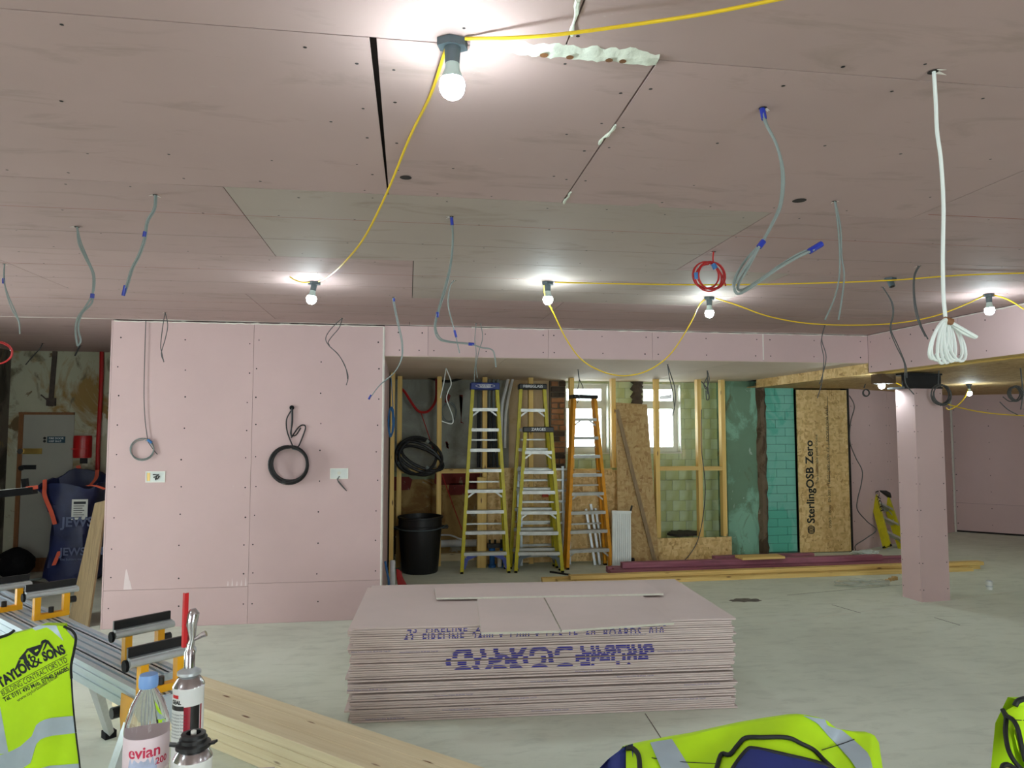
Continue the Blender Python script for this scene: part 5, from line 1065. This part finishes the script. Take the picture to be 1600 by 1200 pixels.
# foam cans
def foam_can(label, px, py, Y, gun):
    c = aty(px, py, Y); top = c.z; c = Vector((c.x, c.y, WZ)); t = thing('foam_can', label, 'can', c, 'expanding foam cans'); H = top-WZ; r = .0325
    MB().lathe([(.03,0),(r,.004),(r,H-.03),(r*1.03,H-.027),(r*1.03,H-.022)], 32, c).build('can_body', 'can_white', t, True)
    MB().lathe([(r*1.03,H-.022),(r*.98,H-.018),(r*.75,H-.006),(r*.55,H),(.001,H)], 32, c).build('dome', 'chrome', t, True)
    if gun:
        for (a0, a1, z0, z1, m_) in ((-1.5, .25, H-.135, H-.068, 'label_white'), (.0, .42, H-.15, H-.06, 'can_red'), (.42, 1.05, H-.15, H-.06, 'can_black'), (1.1, 1.25, H-.15, H-.06, 'can_red'), (-1.57, .0, H-.068, H-.058, 'can_black')):
            rr_ = r*1.006 if m_ != 'label_white' else r*1.004; n = 10; rows = [[c+Vector((rr_*math.sin(a0+(a1-a0)*i/n), -rr_*math.cos(a0+(a1-a0)*i/n), z)) for i in range(n+1)] for z in (z0, z1)]; MB().grid(rows).build('can_panel', m_, t, True)
        mb = MB(); a0 = -.95; rows = [[c+Vector((r*1.008*math.sin(a0+.07*i), -r*1.008*math.cos(a0+.07*i), z)) for i in range(9)] for z in (H-.042, H-.035)]; mb.grid(rows).build('can_logo', 'logo_red', t)
        wrap(MB(), 'GEAL', .011, c, r*1.008, -1.0, H-.054, bold=.0006).build('can_lettering', 'black_print', t)
        mb = MB()
        for k in range(8): wrap(mb, 'polyurethane foam', .0055, c, r*1.01, -1.15, H-.078-.007*k)
        mb.build('small_print', 'lamp_grey', t)
        g = MB().lathe([(.021,H),(.025,H+.002),(.025,H+.008),(.018,H+.012),(.012,H+.016)], 20, c).build('collar', 'galv', t, True)
        MB().lathe([(.0115,H+.012),(.0115,H+.05),(.008,H+.055),(.008,H+.07)], 16, c).build('gun_adapter', 'chrome', t, True)
        q = c+Vector((0,0,H+.06)); MB().tube([q, q+Vector((.004,0,.02)), q+Vector((.002,0,.05)), q+Vector((.006,0,.075)), q+Vector((.004,0,.085))], [.009,.007,.012,.013,.006], 12).build('gun_body', 'chrome', t, True)
        MB().tube([q+Vector((.002,0,.015)), q+Vector((.012,.0,.018)), q+Vector((.026,.0,.026)), q+Vector((.034,0,.029))], [.004,.004,.006,.007], 8).build('valve_knob', 'chrome', t, True)
        MB().sheet([[q+Vector((-.019+dx, -.004+dy, z)) for dx, dy in ((0,.006),(.006,0),(.013,.006))] for z in (-.0, .03, .07, .105, .12)], .003).build('handle', 'red_plastic', t, True)
    else:
        g = MB().lathe([(.024,H-.006),(.03,H-.004),(.03,H+.003),(.024,H+.006),(.024,H+.012),(.021,H+.014),(.021,H+.02),(.013,H+.021),(.012,H+.012),(.001,H+.012)], 24, c).build('collar', 'black_plastic', t, True)
        for sx in (-1, 1): MB().bar(c+Vector((sx*.026,0,H)), c+Vector((sx*.04,-.004,H+.004)), .012, .004).build('tab', 'black_plastic', g)
        MB().lathe([(.005,H+.012),(.005,H+.024),(.001,H+.026)], 10, c).build('nozzle', 'white_paint', t, True)
        rows = [[c+Vector((r*1.008*math.sin(-.75+.12*i), -r*1.008*math.cos(-.75+.12*i), z)) for i in range(13)] for z in (H-.056, H-.044)]; MB().grid(rows).build('can_logo', 'logo_red', t); wrap(MB(), 'BOND IT', .014, c, r*1.008, -.7, H-.078, bold=.0006).build('can_lettering', 'black_print', t)
foam_can('tall white, red and black foam can with chrome gun adapter', 295.5, 1054, 1.72, True)
foam_can('white foam can with black collar and white nozzle, nearest the bottom edge', 302, 1163, 1.40, False)

# ------------------------------------------------------------------ hi-vis vest hung at the left
VY = 2.6
def vy(px, py):   # depth of the hanging cloth
    return VY+.0006*(60-px)+.018*math.sin(px*.06+py*.012)*min(1, max(0, (py-990)/120))-.02*min(1, max(0, (py-985)/30))
def vs_(px, py, o=0.0): 
    return aty(px, py, vy(px, py)-o)
def lerp_list(L, y):
    for (y0, x0), (y1, x1) in zip(L, L[1:]):
        if y <= y1: return x0+(x1-x0)*(y-y0)/(y1-y0)
    return L[-1][1]
t = thing('hi_vis_vest', 'yellow hi-vis vest with printed back hanging by the saw stands', 'vest', Vector((-1.3, 2.6, .45)))
right = [(974, 88), (985, 112), (997, 119), (1040, 111), (1100, 114), (1150, 119), (1200, 125), (1260, 128)]
topl = lambda x: 997-(x+10)*.27 if x < 60 else (978.1+(x-60)*.02 if x < 95 else 978.8+(x-95)*.8)
cols = 22; rows_ = 30; rows = []
for j in range(rows_+1):
    r_ = []
    for i in range(cols+1):
        f = i/cols; y = 975+285*j/rows_; xr = lerp_list(right, y); x = -70+(xr+70)*f; ty = topl(x); yy = ty+(1260-ty)*j/rows_; xr = lerp_list(right, max(974, yy)); x = -70+(xr+70)*f; r_.append(vs_(x, yy))
    rows.append(r_)
back = [[p+Vector((0, .03+.1*0, -.0)) for p in rows[0]], [p+Vector((-.01, .05, -.01)) for p in rows[0]], [p+Vector((-.01, .07, -.2)) for p in rows[0]], [p+Vector((-.01, .08, -.4)) for p in rows[0]]]
MB().sheet(back[::-1]+rows, .003).build('back_panel', 'hivis', t, True)
def patch(par, name, mat, top, bot, o, fn=vs_, n=14, m=4):
    rows = []
    for j in range(m+1):
        r_ = []
        for i in range(n+1):
            f = i/n; a = poly(top, f); c = poly(bot, f); x = a[0]+(c[0]-a[0])*j/m; y = a[1]+(c[1]-a[1])*j/m; r_.append(fn(x, y, o))
        rows.append(r_)
    return MB().sheet(rows, .0012).build(name, mat, par, True)
def poly(L, f):
    t_ = f*(len(L)-1); k = min(int(t_), len(L)-2); q = t_-k; return (L[k][0]+(L[k+1][0]-L[k][0])*q, L[k][1]+(L[k+1][1]-L[k][1])*q)
patch(t, 'reflective_band', 'reflective', [(-60,1190),(0,1181),(30,1168),(50,1150),(58,1130),(75,1122),(114,1118.5)], [(-60,1222),(0,1216),(30,1204),(48,1192),(58,1158),(75,1150),(119.5,1145)], .004)
patch(t, 'reflective_band', 'reflective', [(-60,1235),(0,1232),(40,1215),(70,1197),(124.5,1193)], [(-60,1262),(0,1258),(40,1245),(70,1232),(127,1226)], .004)
patch(t, 'reflective_band', 'reflective', [(-30,1060),(0,1104)], [(-40,1180),(14,1177)], .003)
patch(t, 'collar_lining', 'reflective', [(50,981),(62,977),(88,977)], [(56,985),(75,979.5),(99,1001)], .003)
def piping(par, pts, o=.004, r=.004, fn=vs_, name='edge_piping'): MB().tube(smooth_path([fn(x, y, o) for x, y in pts], 4), r, 7).build(name, 'piping_black', par, True)
piping(t, [(100,979),(112,985),(118.5,996),(116,1015),(111,1040),(111.5,1060)]); piping(t, [(111.5,1060),(114,1100),(119,1150),(125,1200),(128,1258)], r=.0025); piping(t, [(0,996),(14,991),(22,985)], r=.005)
def vtext(txt, size, p, q, o=.005, **k):     # lettering along the pixel line p-q
    vs, fs = text2d(txt, 1.0, **k); w = max(v.x for v in vs); d = Vector((q[0]-p[0], q[1]-p[1], 0)); L = d.length; ux = d/L; uy = Vector((ux.y, -ux.x, 0)); s = L/w; m_ = MB()
    m_.add([vs_(p[0]+ux.x*v.x*s+uy.x*v.y*size, p[1]+ux.y*v.x*s+uy.y*v.y*size, o) for v in vs], fs); return m_
pr = vtext('TAYLOR', 21, (1,1075), (54,1041), bold=.05).build('vest_print', 'navy_print', t); vtext('&', 27, (53,1045), (67,1035), bold=.005).build('vest_print', 'navy_print', t); vtext('SONS', 20, (69,1033), (103,1020), bold=.05).build('vest_print', 'navy_print', t)
vtext('BUILDING CONTRACTORS LTD', 12.5, (4,1088), (106,1034), bold=.0).build('vest_print', 'navy_print', t)
vtext('Tel. 0191 490 Mob. 07940 566085', 9.5, (7,1097), (108,1047), bold=.02).build('vest_print', 'navy_print', t); vtext('www.taylorbuilder.co.uk', 8, (28,1097), (91,1058)).build('vest_print', 'navy_print', t)
for p, q in (((3,1077.5),(105,1023)), ((4,1091),(107,1037))): MB().tube([vs_(p[0]+(q[0]-p[0])*i/8, p[1]+(q[1]-p[1])*i/8, .005) for i in range(9)], .0008, 4).build('vest_print', 'navy_print', t)
def vpoly(pts): 
    m_ = MB(); m_.add([vs_(x, y, .0055) for x, y in pts], [tuple(range(len(pts)))]); m_.build('vest_print', 'navy_print', t)
vpoly([(22,1048),(29,1031),(33,1032),(26,1046)]); vpoly([(29,1030),(42,1014),(44,1017),(40,1022),(44,1036),(40,1038),(36,1030),(31,1031)]); vpoly([(41,1014),(63,1007),(69,1003),(63,1018),(58,1026),(53,1024),(46,1018)]); vpoly([(63,1006),(65,1001),(71,999),(75,1001),(69,1005)]); vpoly([(66,1018),(72,1002),(75,1000),(84,1012),(80,1013),(74,1005),(70,1014)]); vpoly([(43,1023),(47,1022),(48,1028),(44,1029)])
ch = thing('chair', 'chair under the hi-vis vest hung by the saw stands', 'chair', (-1.42, 2.82, 0)); cx0, cy0 = -1.47, 2.76
for s in (-1, 1):
    MB().tube([(cx0+s*.15, cy0, 0), (cx0+s*.15, cy0, .93)], .011, 8).build('back_post', 'steel_black', ch); MB().tube([(cx0+s*.15, cy0+.38, 0), (cx0+s*.15, cy0+.38, .44)], .011, 8).build('leg', 'steel_black', ch)
MB().cbox(cx0-.17, cx0+.17, cy0-.01, cy0+.40, .44, .47, .01).build('seat', 'black_plastic', ch); MB().cbox(cx0-.16, cx0+.16, cy0-.012, cy0+.012, .78, .95, .005).build('backrest', 'black_plastic', ch)

# ------------------------------------------------------------------ hi-vis jacket heap and right vest on a trestle board
tb = thing('trestle_board', 'board bench below the clothes at the bottom right edge', 'bench', (1.25, 1.36, 0)); MB().box(.45, 2.1, 1.08, 1.6, WZ-.04, WZ).build('top', 'plywood', tb)
for (x, y) in ((.55,1.14), (2.0,1.14), (.55,1.54), (2.0,1.54)): MB().box(x-.025, x+.025, y-.025, y+.025, 0, WZ-.04).build('leg', 'pine_end', tb)
sil = [(935,1206),(950,1190),(978,1169),(1000,1163),(1050,1153),(1085,1147),(1120,1139),(1160,1130),(1200,1123),(1240,1117),(1255,1116.5),(1275,1120),(1290,1124),(1305,1137),(1318,1141),(1340,1145),(1364,1146),(1372,1156),(1377,1172),(1380,1205)]
def silh(x):
    for (a, y0), (c, y1) in zip(sil, sil[1:]):
        if x <= c: return y0+(y1-y0)*(x-a)/(c-a)
    return sil[-1][1]
def js(px, py, o=0.0):
    d = max(0, py-silh(px)); Y = 1.46-.0016*d+.012*math.sin(px*.035+d*.02)*min(1, d/25)
    return aty(px, py, Y-o)
t = thing('hi_vis_jacket', 'yellow hi-vis vest over navy clothing heaped at the bottom edge', 'jacket', Vector((1.02, 1.4, WZ)))
xs = [978+ (1380-978)*i/60 for i in range(61)]
rows = []
for dz in (0, 3, 8, 16, 28, 45, 70, 110, 150): rows.append([js(x, silh(x)+dz) for x in xs])
bk = []
for f in (.12, .09, .05, .02): bk.append([Vector((p.x, p.y+f, max(WZ+.005, p.z-(.0+(f/.12)**2*(p.z-WZ-.01))))) for p in rows[0]])
for r_ in rows:
    for p in r_: p.z = max(p.z, WZ+.005)
MB().grid(bk+rows).build('vest_body', 'hivis', t, True)
def under(px, py, o=0.0): return js(px, py, o)
mb = MB(); rows = []
for dz in (-6, -2, 6, 20, 45, 80): rows.append([aty(x, silh(x)+dz+2, 1.452-.0016*max(0,dz)+.01*math.sin(x*.2)) for x in [925+4*i for i in range(17)]])
bk = [[Vector((p.x, p.y+f, max(WZ+.004, p.z-f*1.2))) for p in rows[0]] for f in (.1, .05)]
MB().grid(bk+rows).build('navy_sleeve', 'navy_cloth', t, True)
patch(t, 'navy_lining', 'navy_cloth', [(1142,1206),(1152,1190),(1168,1171),(1178,1169),(1205,1174),(1235,1181),(1262,1187),(1290,1195),(1312,1206)], [(1140,1240),(1160,1235),(1178,1230),(1195,1230),(1215,1230),(1235,1230),(1262,1235),(1290,1240),(1316,1240)], .006, js, 24, 6)
patch(t, 'reflective_band', 'reflective', [(1016,1161),(1032,1158),(1050,1155.5)], [(1037,1210),(1060,1210),(1084,1210)], .004, js, 8, 10); 
rowsR = []
A_ = [(1256,1118),(1278,1130),(1295,1150),(1312,1168),(1330,1188),(1345,1212)]; B2 = [(1289,1124),(1293,1134),(1316,1141),(1332,1154),(1358,1178),(1367,1212)]
patch(t, 'reflective_band', 'reflective', A_, B2, .004, js, 18, 6)
piping(t, [(1118,1208),(1122,1192),(1128,1178),(1140,1179),(1152,1165),(1165,1153),(1190,1152),(1230,1152.5),(1252,1162),(1272,1172),(1288,1188),(1308,1206)], .006, .0045, js); piping(t, [(1142,1206),(1152,1190),(1168,1171),(1178,1169),(1205,1174),(1235,1181),(1262,1187),(1290,1195),(1312,1206)], .007, .004, js); piping(t, [(978,1169),(990,1170),(998,1182),(1000,1206)], .005, .005, js)
piping(t, [(1018,1184),(1060,1190),(1118,1193)], .004, .0008, js, 'seam'); piping(t, [(1284,1172),(1310,1164),(1335,1155)], .006, .0008, js, 'seam')
# right vest
def rs(px, py, o=0.0): return aty(px, py, 1.50-.0010*max(0, py-1100)+.01*math.sin(px*.12+py*.03)-o)
t = thing('hi_vis_vest', 'hi-vis vest with black piping cut by the right edge', 'vest', Vector((1.6, 1.45, WZ)))
lf = [(1092, 1592), (1105, 1585), (1109, 1567), (1125, 1573), (1150, 1571), (1175, 1577), (1200, 1592), (1260, 1600)]
rows = []
for j in range(18):
    y = 1093+9.5*j; x0 = lerp_list(lf, y)+(14 if y > 1112 else 0); rows.append([rs(x0+(1700-x0)*i/10, y) for i in range(11)])
for r_ in rows:
    for p in r_: p.z = max(p.z, WZ+.004)
bk = [[Vector((p.x, p.y+f, max(WZ+.004, p.z-g))) for p in rows[0]] for f, g in ((.09,.25), (.07,.08), (.03,.005))]
MB().grid(bk+rows).build('vest_body', 'hivis', t, True)
patch(t, 'inner_flap', 'hivis', [(1573,1118),(1580,1124)], [(1590,1205),(1603,1205)], -.02, rs, 4, 10)
piping(t, [(1566,1108),(1570,1116),(1572,1124),(1571,1145),(1575,1170),(1585,1190),(1600,1206)], .002, .005, rs); piping(t, [(1566,1108),(1573,1118),(1583,1125),(1590,1138),(1595,1160),(1602,1190)], .008, .005, rs); piping(t, [(1586,1103),(1590,1096),(1600,1092),(1615,1091)], .004, .006, rs); piping(t, [(1565,1204),(1568,1196),(1576,1195),(1590,1204)], .006, .005, rs); piping(t, [(1586,1125),(1610,1126)], .004, .001, rs, 'seam')
